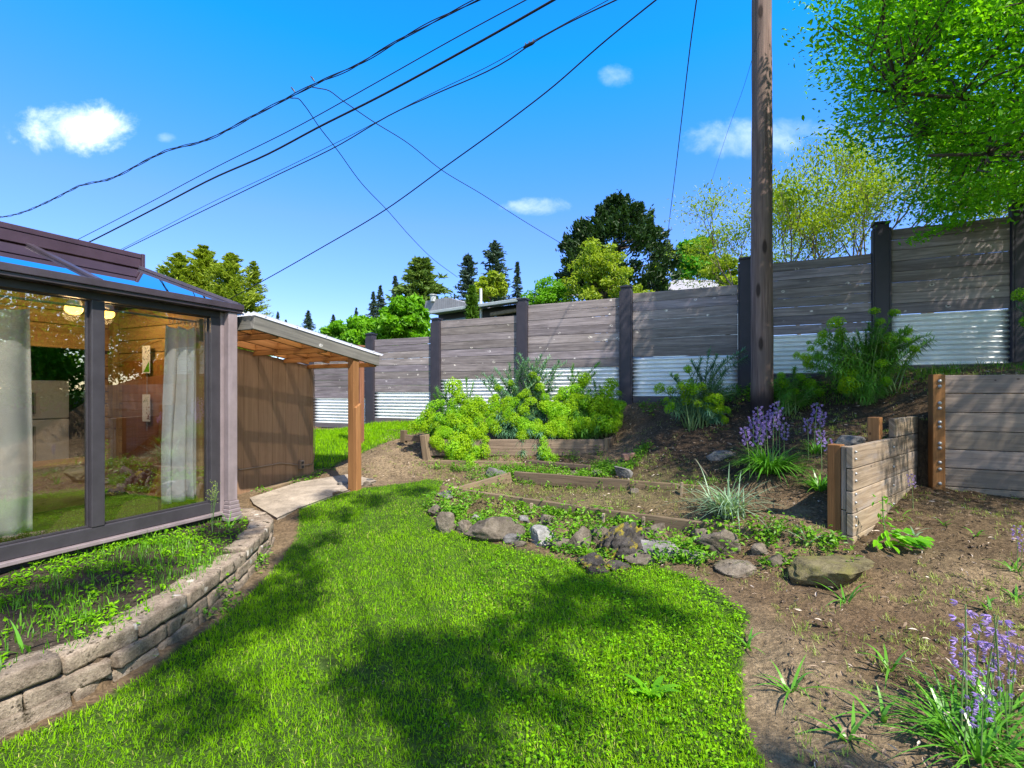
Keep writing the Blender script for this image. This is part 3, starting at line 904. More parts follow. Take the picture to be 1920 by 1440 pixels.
# splice on the pair, drops off the bundle
mb = MB(); c = P(992, 84, wire_depth(992, POLE_XY, FAR_XY)); d = unit(P(980, 90, wire_depth(980, POLE_XY, FAR_XY)) - c)
tube(mb, [c - d * .11, c - d * .06, c + d * .06, c + d * .11], [.014, .028, .028, .014], 8)
for s in (-.08, 0, .07): box(mb, c + d * s + UP * .03, .02, .02, .06)
tag(mb.build('cable_clamp', MT['cable'], org=tuple(c)), 'black splice clamp on the close pair of cables near the pole', 'clamp')
for u, v in ((590, 153), (553, 173)):
    mb = MB(); c = P(u, v, wire_depth(u, POLE_XY, FAR_XY))
    tube(mb, [c, c + V3(-.04, 0, .06), c + V3(-.09, 0, .12)], [.012, .022, .012], 6)
    tag(mb.build('wire_connector', MT['cable'], org=tuple(c)), 'small dark connector on the twisted bundle where a service wire drops off', 'connector', 'connectors on the bundle')
za = wire_depth(590, POLE_XY, FAR_XY); zb_ = wire_depth(550, POLE_XY, FAR_XY)
wire([(578, 162), (600, 166), (612, 168), (640, 187), (700, 228), (760, 265), (830, 320), (900, 362), (980, 413), (1060, 461)], .011, 'service wire dropping rightwards towards the dark cypress', a=V3((578 - 960) / FPX * za, za), b=V3(2.4, 21.5), group='service wires dropping off the bundle')
wire([(545, 184), (560, 185), (568, 194), (600, 240), (630, 278), (680, 346), (725, 393), (770, 444), (810, 484), (858, 520)], .012, 'service wire dropping steeply towards the dark house', a=V3((545 - 960) / FPX * zb_, zb_), b=V3(-3.0, 27.), group='service wires dropping off the bundle')
wire([(1322, -130), (1310, -30), (1295, 80), (1282, 190), (1268, 310), (1255, 415), (1249, 470)], .008, 'near vertical wire left of the utility pole', a=V3(1.9, 4.8), b=V3(6.9, 22.), group='steep wires by the pole')
wire([(1425, 60), (1390, 176), (1370, 230), (1350, 290), (1325, 372), (1300, 465)], .003, 'very faint slanting wire touching the pole at left', a=V3(3.34, 6.68), b=V3(8.5, 23.), group='steep wires by the pole')
# ------------------------------------------------------------------ sunroom
CN = V3(-2.71, 4.70, 0)
Wp = lambda a, d, z: CN + AV * a - BV * d + UP * z
AL = -3.9


def slab(mb, a0, a1, d0, d1, z0, z1, rnd=None):
    hexa(mb, [Wp(a0, d0, z0), Wp(a1, d0, z0), Wp(a1, d1, z0), Wp(a0, d1, z0), Wp(a0, d0, z1), Wp(a1, d0, z1), Wp(a1, d1, z1), Wp(a0, d1, z1)], rnd)


def part(name, mat, parent, slabs, bevel=.004, smooth=False, label=None):
    mb = MB()
    for s in slabs: slab(mb, *s)
    return mb.build(name, mat, parent, bevel=bevel, smooth=smooth, label=label)


sun_r = thing('sunroom', 'dark bronze framed glass sunroom with sloping glass roof beside the raised bed', 'sunroom', tuple(Wp(-1, .9, .3)))
part('base_wall', MT['base'], sun_r, [(AL, .0, .02, .14, .05, .345)])
part('sill', MT['mauve'], sun_r, [(AL, .03, -.045, .10, .347, .375)])
part('floor', MT['dark_room'], sun_r, [(AL, -.01, .145, 1.86, .30, .40)], bevel=0)
# front frame
rails = [(AL, -.0, .0, .09, .378, .475), (AL, .0, .0, .09, 2.205, 2.262)]
part('rail', MT['bronze_dark'], sun_r, rails[:1]); part('rail', MT['bronze_dark'], sun_r, rails[1:])
edges = [-.178, -1.10, -2.16, -3.22, -3.85]
for e in edges:
    wd = .088 if e > -.2 else .085
    part('mullion', MT['bronze_dark'], sun_r, [(e - wd / 2, e + wd / 2, -.006, .095, .477, 2.203)])
part('corner_post', MT['mauve'], sun_r, [(-.133, -.0, -.012, .10, .34, 2.262)])
for i in range(4):
    a1, a0 = edges[i] - .045, edges[i + 1] + .045
    gp = part('window_pane', MT['glass'], sun_r, [(a0, a1, .045, .051, .478, 2.202)], bevel=0)
    part('bead', MT['bronze_dark'], gp, [(a0, a1, .036, .060, .478, .490), (a0, a1, .036, .060, 2.192, 2.202), (a0, a0 + .012, .036, .060, .4905, 2.1915), (a1 - .012, a1, .036, .060, .4905, 2.1915)], bevel=0)
part('inner_trim', MT['amber'], sun_r, [(-.262, -.222, .10, .15, .42, 2.19)])
part('gutter', MT['bronze'], sun_r, [(AL, .035, -.10, .03, 2.264, 2.292), (AL, .035, -.115, -.07, 2.2925, 2.347), (AL, .035, -.068, .03, 2.2925, 2.312)])
# downspout with elbow at the foot
mb = MB()
slab(mb, -.105, -.015, -.085, -.015, .47, 2.262)
for q in range(5):
    z = .47 - q * .035; s = .03 + q * .022
    slab(mb, -.110 - q * .012, -.013, -.088 - s * .6, -.018 - s * .3, z - .034, z)
mb.build('downspout', MT['mauve'], sun_r, bevel=.006)
# sloping roof: glass, bars, plum fascia
ez, rz, ed, rd_, re = 2.335, 2.68, -.06, .75, -.415
mb = MB(); th = .006
q = [Wp(AL, ed, ez), Wp(.02, ed, ez), Wp(re, rd_, rz), Wp(AL, rd_, rz)]
hexa(mb, q + [p + UP * th for p in q]); mb.build('roof_glass', MT['roof_glass'], sun_r)
mb = MB(); q = [Wp(.02, ed, ez), Wp(.02, 1.86, ez), Wp(re, 1.86, rz), Wp(re, rd_, rz)]
hexa(mb, q + [p + UP * th for p in q]); mb.build('roof_glass', MT['roof_glass'], sun_r)
for a in (-1.17, -2.25, -3.3):
    mb = MB(); beam(mb, Wp(a + .05, ed, ez + .016), Wp(a - .05, rd_, rz + .016), .05, .022, UP); mb.build('roof_bar', MT['bronze'], sun_r, bevel=.004)
mb = MB(); beam(mb, Wp(.02, ed, ez + .016), Wp(re, rd_, rz + .018), .055, .03, UP); mb.build('roof_bar', MT['bronze'], sun_r, bevel=.004)
part('roof_fascia', MT['plum'], sun_r, [(AL, re, .728, .88, 2.685, 2.775), (AL, re, .722, .88, 2.777, 2.822), (re + .001, re + .03, .715, .89, 2.68, 2.826)])
part('flat_roof', MT['base'], sun_r, [(AL, re - .02, .881, 4.4, 2.69, 2.80)], bevel=0)
# inside: amber board walls
mb = MB()
for i in range(15):
    z = .42 + i * .137
    slab(mb, -.10, -.06, .15, 1.815, z, min(z + .131, 2.40))
mb.build('end_wall', MT['amber'], sun_r, bevel=.006)
part('door_panel', MT['brown_panel'], sun_r, [(-.125, -.101, .82, 1.62, .42, 1.84)])
part('end_cladding', MT['shed'], sun_r, [(-.055, .0, .101, 1.86, .06, 2.30)])
mb = MB()
for i in range(15):
    z = .42 + i * .137
    if z > 1.95: slab(mb, AL, -.10, 1.82, 1.86, z, z + .131)
    else:
        slab(mb, -.27, -.10, 1.82, 1.86, z, z + .131); slab(mb, AL, -2.7, 1.82, 1.86, z, z + .131)
mb.build('back_wall', MT['amber'], sun_r, bevel=.006)
mb = MB()
for i in range(7):
    d = .98 + i * .125
    hexa(mb, [Wp(AL, d, 2.62 - i * .015), Wp(-.44, d, 2.62 - i * .015), Wp(-.44, d + .12, 2.605 - i * .015), Wp(AL, d + .12, 2.605 - i * .015),
              Wp(AL, d, 2.65 - i * .015), Wp(-.44, d, 2.65 - i * .015), Wp(-.44, d + .12, 2.635 - i * .015), Wp(AL, d + .12, 2.635 - i * .015)])
mb.build('ceiling', MT['amber'], sun_r)
part('ceiling_beam', MT['amber'], sun_r, [(-.16, -.101, 1.72, 1.815, .42, 2.40), (AL, -.165, 1.74, 1.82, 1.95, 2.10)])
part('inner_room', MT['dark_room'], sun_r, [(AL, .3, 4.3, 4.35, .3, 2.7), (.3, .35, 1.87, 4.35, .3, 2.7), (AL - .05, AL, -.0, 4.35, .0, 2.84), (AL, .3, 1.87, 4.3, .30, .40), (AL, .3, 1.87, 4.3, 2.60, 2.66)], bevel=0)
part('knee_cupboard', MT['amber'], sun_r, [(-1.0, -.42, 1.35, 1.75, .402, .80), (-1.02, -.40, 1.33, 1.77, .802, .83)])
part('knee_cupboard', MT['brown_panel'], sun_r, [(-2.2, -1.2, 1.3, 1.75, .402, .76), (-2.22, -1.18, 1.28, 1.77, .762, .79)])

# rod, curtains
rod = thing('curtain_rod', 'thin metal curtain rod under the sunroom gutter', 'curtain rod', tuple(Wp(-1.6, .17, 2.16)))
mb = MB(); tube(mb, [Wp(AL + .1, .17, 2.165), Wp(-.17, .17, 2.165)], .009, 8); mb.build('bar', MT['screw'], rod, smooth=True)
for i in range(9):
    a = -.47 + i * .034; mb = MB(); an = np.linspace(0, 2 * np.pi, 15)
    tube(mb, [Wp(a, .17 + .022 * math.cos(q), 2.145 + .032 * math.sin(q)) for q in an], .0025, 5); mb.build('ring', MT['screw'], rod, smooth=True)


def curtain(name, a0, a1, d, z0, z1, folds, amp, mat, label, taper=0., seed=0):
    na, nz_ = 110, 30
    s = np.linspace(0, 1, na); z = np.linspace(z0, z1, nz_)
    V = []
    for q in z:
        t = (q - z0) / (z1 - z0)
        pin = 1 - taper * t ** 2
        am = amp * (.5 + .5 * (1 - t) ** .7)
        c = (a0 + a1) / 2
        sag = .03 * np.abs(np.sin(s * np.pi * 3)) * (t > .985)
        for k_ in range(na):
            ph = s[k_] * folds * 2 * np.pi + 1.1 * math.sin(s[k_] * 6 + seed) + .8 * math.sin(2.2 * t + s[k_] * 9) + .5 * math.sin(5 * t + seed)
            a = c + (s[k_] - .5) * (a1 - a0) * pin + .010 * math.cos(ph)
            V.append(Wp(a, d + am * math.sin(ph) + .02 * math.sin(3 * t + seed), q - sag[k_]))
    i = (np.arange(nz_ - 1)[:, None] * na + np.arange(na - 1)[None]).ravel()
    mb = MB(); mb.add(np.array(V), np.stack([i, i + 1, i + na + 1, i + na], 1))
    o = mb.build(name, mat, org=tuple(Wp((a0 + a1) / 2, d, z1)), smooth=True)
    m = o.modifiers.new('thick', 'SOLIDIFY'); m.thickness = .004
    return tag(o, label, 'curtain')


curtain('curtain', -.51, -.155, .19, .50, 2.11, 4.3, .042, MT['curtain'], 'grey blue curtain bunched at the right end of the sunroom window', .06, 1)
curtain('curtain', -2.35, -1.40, .19, .50, 2.11, 6.5, .03, MT['curtain_white'], 'white curtain hanging in the left sunroom pane', .02, 4)

# spot lamps
for a, lab in ((-.80, 'lit yellow spot lamp behind the left sunroom pane'), (-.55, 'lit yellow spot lamp half hidden by the sunroom mullion')):
    lp = thing('spot_lamp', lab, 'lamp', tuple(Wp(a, 1.0, 2.4)), 'spot lamps in the sunroom')
    mb = MB(); dn = unit(V3(.25, -.45, -.75)); c = Wp(a, 1.0, 2.36)
    tube(mb, [c + UP * .14, c + UP * .05, c], .014, 8)
    tube(mb, [c, c + dn * .03, c + dn * .10, c + dn * .14], [.025, .035, .06, .068], 16)
    mb.build('lamp_shade', MT['brass_lamp'], lp, smooth=True)
    mb = MB(); tube(mb, [c + dn * .13, c + dn * .155, c + dn * .18], [.064, .06, .02], 16); mb.build('bulb', MT['bulb'], lp, smooth=True)
    pl = bpy.data.lights.new('lamp_glow', 'POINT'); pl.energy = 11; pl.color = (1, .66, .30); pl.shadow_soft_size = .06
    po = bpy.data.objects.new('lamp_glow', pl); COL.objects.link(po); po.location = c + dn * .2

# refrigerator in the room behind
fr = thing('refrigerator', 'white refrigerator standing in the dim room behind the sunroom', 'refrigerator', tuple(Wp(-.95, 3, .4)))
part('cabinet', MT['white_enamel'], fr, [(-.46, -.10, 2.75, 3.4, .402, 1.19), (-.46, -.10, 2.75, 3.4, 1.20, 1.64)], bevel=.012)
part('handle', MT['screw'], fr, [(-.44, -.42, 2.70, 2.748, .72, 1.12), (-.44, -.42, 2.70, 2.748, 1.26, 1.5)])

# paper pictures on a string
for (z0, z1, lab, kind) in ((1.70, 1.985, 'white paper picture with a green hill, upper of two hanging in the window', 0), (1.20, 1.48, 'white paper picture with pale flowers, lower of two hanging in the window', 1)):
    t = thing('paper_picture', lab, 'picture', tuple(Wp(-.16, 1.12, z1)), 'paper pictures hanging in the sunroom')
    part('paper', MT['white_enamel'], t, [(-.162, -.158, 1.05, 1.18, z0, z1)], bevel=0)
    mb = MB()
    if kind == 0:
        V = [Wp(-.1632, 1.07 - .015, z0 + .012), Wp(-.1632, 1.16, z0 + .012), Wp(-.1632, 1.062, z0 + .125)]
        mb.add(V, np.array([[0, 1, 2]])); mb.build('green_hill', MT['broad'], t)
        mb = MB(); cs = [Wp(-.1635, 1.06 + .11 * RR.random(), z0 + .13 + .14 * RR.random()) for _ in range(34)]
        leaves(mb, cs, .013, axis=np.tile(UP, (34, 1)) + rng.normal(size=(34, 3)) * .4 * np.array([0, 0, 1]), nrm=np.tile(AV, (34, 1)), fold=0); mb.build('dark_dots', MT['house_dark'], t)
    else:
        cs = [Wp(-.1635, 1.055 + .05 * RR.random() ** 2 + .0, z0 + .02 + .13 * RR.random()) for _ in range(22)]
        leaves(mb, cs, .02, nrm=np.tile(AV, (22, 1)), axis=np.tile(UP, (22, 1)) + rng.normal(size=(22, 3)) * np.array([0, 0, .3]), fold=0); mb.build('pink_flowers', MT['clay'], t)
        mb = MB(); cs = [Wp(-.1635, 1.07 + .09 * RR.random(), z0 + .17 + .08 * RR.random()) for _ in range(14)]
        leaves(mb, cs, .016, nrm=np.tile(AV, (14, 1)), axis=np.tile(UP, (14, 1)), fold=0); mb.build('pale_dots', MT['stalk'], t)
mb = MB()
q = np.linspace(0, 1, 12)
tube(mb, [Wp(-.15, .95 + .78 * s, 2.05 - .28 * math.sin(s * 2.2) * s) for s in q], .003, 5); tube(mb, [Wp(-.15, 1.12, 1.99), Wp(-.15, 1.12, 1.10)], .003, 5)
tag(mb.build('hanging_string', MT['screw'], org=tuple(Wp(-.15, 1.1, 2))), 'thin string holding the paper pictures in the sunroom', 'string')

# ------------------------------------------------------------------ shed and its lean-to roof
S0 = V3(-3.27, 5.90, 0)
OA = V3(-2.50, 4.66, 0)                     # near corner of the roof
Ra = lambda a, d, z: OA + AV * a - BV * d + UP * z
ztop = lambda a: 2.26 - .1455 * a
dw = float((OA - S0) @ BV)                  # distance of the wall from the fascia
shed = thing('wooden_shed', 'brown board sided shed under the lean-to roof', 'shed', tuple(S0 + UP * .28))
a_s, a_e = float((S0 - OA) @ AV) - .86, float((S0 - OA) @ AV) + 1.03
mb = MB(); a = a_s; i = 0
k0 = float((S0 - OA) @ AV)
cuts = [a_s] + [k0 + .203 * j for j in range(-4, 6)] + [a_e]
for c0, c1 in zip(cuts[:-1], cuts[1:]):
    zb0, zb1 = .20, .20
    g = .0015
    hexa(mb, [Ra(c0 + g, dw, zb0), Ra(c1 - g, dw, zb1), Ra(c1 - g, dw + .03, zb1), Ra(c0 + g, dw + .03, zb0),
              Ra(c0 + g, dw, ztop(c0) - .12), Ra(c1 - g, dw, ztop(c1) - .12), Ra(c1 - g, dw + .03, ztop(c1) - .12), Ra(c0 + g, dw + .03, ztop(c0) - .12)])
mb.build('siding', MT['shed'], shed, bevel=.002)
mb = MB()
hexa(mb, [Ra(a_s, dw + .031, .1), Ra(a_e, dw + .031, .1), Ra(a_e, dw + 1.7, .1), Ra(a_s, dw + 1.7, .1),
          Ra(a_s, dw + .031, ztop(a_s) - .13), Ra(a_e, dw + .031, ztop(a_e) - .13), Ra(a_e, dw + 1.7, ztop(a_e) - .13), Ra(a_s, dw + 1.7, ztop(a_s) - .13)])
mb.build('wall', MT['base'], shed)
mb = MB(); beam(mb, Ra(a_e + .02, dw + .02, .2), Ra(a_e + .02, dw + .02, ztop(a_e) - .13), .05, .06, AV); mb.build('corner_trim', MT['shed'], shed, bevel=.004)


def on_shed(u, v, off=.0):
    t = on_line(S0, AV, u); p = S0 + AV * t + BV * off
    return V3(p[0], p[1], CZ - (v - HZ) / FPX * p[1])


mb = MB(); tube(mb, [on_shed(u, v, .012) for u, v in ((437, 882), (460, 879), (487, 875), (510, 871), (524, 868), (540, 869.5), (560, 872), (575, 872), (584, 870))], .006, 6)
tube(mb, [on_shed(584, 870, .012), on_shed(586, 860, .03), on_shed(587, 820, .035), on_shed(586, 700, .035)], .005, 6)
mb.build('cable', MT['conduit'], shed, smooth=True)
mb = MB(); c = on_shed(563, 871, .02); box(mb, c, .07, .05, .115, AV, BV); ob = mb.build('outlet_box', MT['conduit'], shed, bevel=.006)
mb = MB()
for s in (-.028, .028): box(mb, c + BV * .028 + UP * s, .035, .008, .03, AV, BV)
mb.build('socket', MT['base'], ob)
mb = MB(); slab_pts = [on_shed(443, 934, .05), on_shed(583, 895, .05)]
beam(mb, V3(*slab_pts[0][:2], .22), V3(*slab_pts[1][:2], .30), .08, .10, UP); mb.build('sill_board', MT['planter'], shed, bevel=.008)

roof = thing('lean_to_roof', 'clear sheet roof on orange cedar rafters beside the shed', 'roof', tuple(Ra(1.4, 0, .3)))
LA = 1.82


def rbeam(mb, a0, d0, a1, d1, w, h, drop, rnd=None):
    beam(mb, Ra(a0, d0, ztop(a0) - drop - h / 2), Ra(a1, d1, ztop(a1) - drop - h / 2), w, h, UP, rnd)


mb = MB(); rbeam(mb, 0, 0, LA, 0, .04, .135, .012); fs = mb.build('fascia_board', MT['fascia'], roof, bevel=.004)
mb = MB(); rbeam(mb, .02, .022, .02, dw + .02, .04, .135, .012); mb.build('fascia_board', MT['fascia'], roof, bevel=.004)
for d in (.40, .80, dw - .03):
    mb = MB(); rbeam(mb, .045, d, LA - .05, d, .04, .09, .018); mb.build('rafter', MT['cedar_fresh'], roof, bevel=.004)
for a in (.30, .95, 1.40, LA - .025):
    mb = MB(); rbeam(mb, a, .025, a, dw, .04, .055, .110); mb.build('purlin', MT['cedar_fresh'], roof, bevel=.004)
for a in (.3, .95, 1.4):
    mb = MB()
    for d0, d1 in ((.022, .378), (.422, .778), (.822, dw - .055)): rbeam(mb, a, d0, a, d1, .04, .085, .02)
    mb.build('blocking', MT['cedar_fresh'], roof, bevel=.004)
mb = MB(); nd = 90; dd = np.linspace(-.05, dw + .05, nd); wv = .009 * np.sin(dd / .076 * 2 * np.pi)
V = np.concatenate([[Ra(a, d, ztop(a) + .004 + wv_) for d, wv_ in zip(dd, wv)] for a in (-.03, .6, 1.2, LA + .05)])
ii = (np.arange(3)[:, None] * nd + np.arange(nd - 1)[None]).ravel()
mb.add(V, np.stack([ii, ii + 1, ii + nd + 1, ii + nd], 1)); mb.build('roof_sheet', MT['poly'], roof, smooth=True)
for a in (.12, .5, .9, 1.3, 1.7):
    mb = MB(); c = Ra(a, -.03, ztop(a) + .012); tube(mb, [c, c + UP * .012], .012, 8); mb.build('screw', MT['screw'], roof)
ap = on_line(OA, AV, 668)
gz = float(H(*Ra(ap, 0, 0)[:2]))
mb = MB(); beam(mb, Ra(ap, .045, gz - .15), Ra(ap, .045, ztop(ap) - .02), .092, .092, BV); mb.build('post', MT['cedar'], roof, bevel=.004)
mb = MB(); zt = CZ - (764 - HZ) / FPX * Ra(ap, 0, 0)[1]
c = Ra(ap, -.022, 0)
hexa(mb, [c - AV * .045 - BV * .02 + UP * (gz - .12), c + AV * .045 - BV * .02 + UP * (gz - .12), c + AV * .045 + BV * .02 + UP * (gz - .12), c - AV * .045 + BV * .02 + UP * (gz - .12),
          c - AV * .045 - BV * .02 + UP * zt, c + AV * .045 - BV * .02 + UP * (zt + .05), c + AV * .045 + BV * .02 + UP * (zt + .05), c - AV * .045 + BV * .02 + UP * zt])
mb.build('post_sister', MT['cedar'], roof, bevel=.004)

pp = P(675, 848, 8.1); pp[2] = H(*pp[:2])
bp = thing('red_brown_post', 'lone red brown wooden post behind the cedar roof post', 'post', tuple(pp))
mb = MB(); beam(mb, pp - UP * .2, V3(pp[0], pp[1], 2.26), .10, .10, BV); mb.build('shaft', MT['redpost'], bp, bevel=.006)
mb = MB(); box(mb, V3(pp[0], pp[1], 2.275), .12, .12, .03, BV, AV); mb.build('cap', MT['redpost'], bp, bevel=.004)

# ------------------------------------------------------------------ timber retaining walls on the right
def row_wall(t, p0, d, nrm, rows, mat, thick=.05, name='board_panel', bev=.006):
    mb = MB()
    for (s0, s1, z0, z1) in rows:
        j = RR.uniform(-.004, .004)
        beam(mb, p0 + d * s0 + nrm * (-thick / 2 + j) + UP * (z0 + z1) / 2, p0 + d * s1 + nrm * (-thick / 2 + j) + UP * (z0 + z1) / 2, thick, z1 - z0 - .006, UP)
    return mb.build(name, mat, t, bevel=bev)


def bolt(parent, c, n, r=.013):
    mb = MB(); tube(mb, [c, c + n * .006, c + n * .012, c + n * .016], [r * 1.5, r * 1.5, r, r * .4], 10)
    return mb.build('bolt', MT['screw'], parent, smooth=True)


r1n = V3(R1D[1], -R1D[0], 0)
rw = thing('low_retaining_wall', 'short weathered timber wall of stacked boards ending in an orange post', 'retaining wall', tuple(R1N + UP * .25))
rows = [(0, R1L, .315 - .19, .315)] + [(0, R1L, .315 + .185 * i, .50 + .185 * i) for i in range(4)] + [(1.22, R1L, 1.058, 1.245)]
row_wall(rw, R1N, R1D, r1n, rows, MT['timber'])
mb = MB()
for z0, z1 in ((.2, .52), (.525, 1.052)): beam(mb, R1N + R1D * .045 - r1n * .07 + UP * z0, R1N + R1D * .045 - r1n * .07 + UP * z1, .085, .036, r1n)
mb.build('spacer', MT['timber'], rw, bevel=.006)
for s, zt in ((.06, 1.06), (1.15, 1.255), (2.05, 1.25)):
    mb = MB(); beam(mb, R1N + R1D * s - r1n * .142 + UP * .1, R1N + R1D * s - r1n * .142 + UP * zt, .105, .10, r1n); mb.build('post', MT['cedar'], rw, bevel=.006)
for z in (.40, .47, .59, .66, .77, .83, .95, 1.01):
    bolt(rw, R1N + R1D * .05 + UP * z, r1n, .008)
for z in (.42, .60, .78, .97): bolt(rw, R1N + R1D * 1.16 + UP * z, r1n, .008)

rb = thing('tall_retaining_wall', 'tall grey timber retaining wall with bolted orange end post', 'retaining wall', tuple(R2P + UP * .4))
rows = [(.10, 3.6, .12 + .1955 * i, .3155 + .1955 * i) for i in range(8)]
row_wall(rb, R2P, BV, FN, rows, MT['timber_grey'], .05)
mb = MB(); beam(mb, R2P + BV * .045 + FN * .015 + UP * .2, R2P + BV * .045 + FN * .015 + UP * 1.69, .105, .14, AV); mb.build('post', MT['cedar'], rb, bevel=.006)
mb = MB(); beam(mb, R2P + BV * .045 - FN * .06 + UP * .2, R2P + BV * .045 - FN * .06 + UP * 1.66, .12, .002, AV)
for z in (1.62, 1.565, 1.39, 1.335, 1.19, 1.14, .97, .92, .77, .70, .55):
    bolt(rb, R2P + BV * .05 + FN * .085 + UP * z, FN, .012)
for s in (1.85, 3.4):
    mb = MB(); beam(mb, R2P + BV * s - FN * .12 + UP * .1, R2P + BV * s - FN * .12 + UP * 1.6, .12, .12, AV); mb.build('post', MT['cedar'], rb)

# ------------------------------------------------------------------ curved block wall
bw = thing('block_retaining_wall', 'low curved wall of mossy grey concrete blocks edging the raised bed', 'retaining wall', (-2.06, 3.2, 0))
cl = WALLC; Lc = np.r_[0, np.cumsum(np.linalg.norm(np.diff(cl, axis=0), axis=1))]


def at_wall(s):
    return np.array([np.interp(s, Lc, cl[:, 0]), np.interp(s, Lc, cl[:, 1])])


CUBE = None


def block_grid(nx=12, ny=7, nz=6):
    """points of a box surface as a grid of quads with shared verts"""
    idx = {}; V = []; F_ = []
    def vid(i, j, k_):
        key = (i, j, k_)
        if key not in idx: idx[key] = len(V); V.append((i / nx * 2 - 1, j / ny * 2 - 1, k_ / nz * 2 - 1))
        return idx[key]
    for i in range(nx):
        for j in range(ny):
            F_ += [[vid(i, j, 0), vid(i, j + 1, 0), vid(i + 1, j + 1, 0), vid(i + 1, j, 0)], [vid(i, j, nz), vid(i + 1, j, nz), vid(i + 1, j + 1, nz), vid(i, j + 1, nz)]]
    for i in range(nx):
        for k_ in range(nz):
            F_ += [[vid(i, 0, k_), vid(i + 1, 0, k_), vid(i + 1, 0, k_ + 1), vid(i, 0, k_ + 1)], [vid(i, ny, k_), vid(i, ny, k_ + 1), vid(i + 1, ny, k_ + 1), vid(i + 1, ny, k_)]]
    for j in range(ny):
        for k_ in range(nz):
            F_ += [[vid(0, j, k_), vid(0, j, k_ + 1), vid(0, j + 1, k_ + 1), vid(0, j + 1, k_)], [vid(nx, j, k_), vid(nx, j + 1, k_), vid(nx, j + 1, k_ + 1), vid(nx, j, k_ + 1)]]
    return np.array(V), np.array(F_)


BG = block_grid()


def stone_block(mb, c, dx, dims, seed, bulge=.25):
    V, Fc = BG; V = V.copy()
    r = np.linalg.norm(V ** 4, axis=1) ** .25
    V = V / np.maximum(1, (np.abs(V) ** 26).sum(1) ** (1 / 26))[:, None]       # round the edges
    V = V * np.array([1 - .10 * V[:, 1] * (V[:, 1] > 0), np.ones(len(V)), np.ones(len(V))]).T
    n = unit(V)
    L = V * np.asarray(dims) / 2
    L = L + n * ((noise3(L, 18, seed) * .008 + noise3(L, 50, seed + 1) * .005))[:, None]
    L[:, 2] += .008 * noise3(L * V3(1, 1, 0), 9, seed + 3)
    ax = V3(dx[0], dx[1], 0); ay = V3(-dx[1], dx[0], 0)
    mb.add(L[:, :1] * ax + L[:, 1:2] * ay + L[:, 2:] * UP + c, Fc, rnd=RR.random())


for course, (z, off, inset) in enumerate(((.022, .13, .035), (.108, .33, .045), (.200, .0, .05))):
    s = .35 + off - .3
    while s < Lc[-1] - .1:
        ln = RR.uniform(.34, .44) if s < 3.1 else RR.uniform(.24, .30)
        p0, p1 = at_wall(s), at_wall(min(s + ln, Lc[-1]))
        dx = unit(p1 - p0); c = (p0 + p1) / 2; nrm = np.array([dx[1], -dx[0]])
        c = c - nrm * (inset + .0)
        zz_ = z + .012 * (RR.random() - .5) + (.05 * min(1, max(0, s - 2.6)))
        mb = MB(); ang = RR.uniform(-.05, .05); d2 = np.array([dx[0] * math.cos(ang) - dx[1] * math.sin(ang), dx[0] * math.sin(ang) + dx[1] * math.cos(ang)])
        stone_block(mb, V3(c[0], c[1], zz_), d2, (np.linalg.norm(p1 - p0) - .006, .19, .087 if course < 2 else .092), RR.randrange(9999))
        mb.build('block', MT['block'], bw, smooth=True)
        s += ln

# ------------------------------------------------------------------ planters
lp = thing('low_planter_frame', 'low frame of old boards on edge around bare soil above the rocks', 'planter')


def ground_beam(name, t, pts, h, w, up=0., bury=.06, mat='planter'):
    for (p0, p1) in zip(pts[:-1], pts[1:]):
        mb = MB(); a, b = np.array(p0, float), np.array(p1, float)
        beam(mb, a - UP * (h / 2 - up), b - UP * (h / 2 - up), w, h, UP); mb.build(name, MT[mat], t, bevel=.008)


def PZ(u, v, z):
    """point of the sight line at height z"""
    Z = (CZ - z) * FPX / (v - HZ); return P(u, v, Z)


c1, c2 = PZ(852, 915, .31), PZ(1492, 1000, .30)
c3 = PZ(962, 884, .46); c4 = PZ(1400, 916, .46)
dxy = unit((c2 - c1) * V3(1, 1, 0))
mid = c1 * .55 + c2 * .45 - UP * .01
ground_beam('front_board', lp, [c1 + dxy * .02, mid - dxy * .003], .19, .045)
ground_beam('front_board', lp, [mid + dxy * .003 + V3(.0, -.02, 0), c2], .19, .045)
ground_beam('side_board', lp, [c1 + unit(c3 - c1) * .03, c3 - unit(c3 - c1) * .03], .16, .045)
ground_beam('back_board', lp, [c3 + V3(.02, .02, 0), c3 * .45 + c4 * .55], .15, .045)
ground_beam('back_board', lp, [c3 * .45 + c4 * .55 + V3(.01, -.01, 0), c4], .15, .045)
mb = MB(); beam(mb, c1 - UP * .22 + V3(-.01, -.0, 0), c1 + UP * .015 + V3(-.01, 0, 0), .09, .09, dxy); mb.build('corner_block', MT['timber'], lp, bevel=.006)
for u, v in ((1277, 910), (1130, 965), (1205, 972), (995, 944)):
    c = G(u, v + 20); mb = MB(); beam(mb, c - UP * .1, c + UP * (.15 if u == 1277 else .12) + V3(.01, 0, 0), .035, .03, BV); mb.build('stake', MT['timber'], lp, bevel=.004)

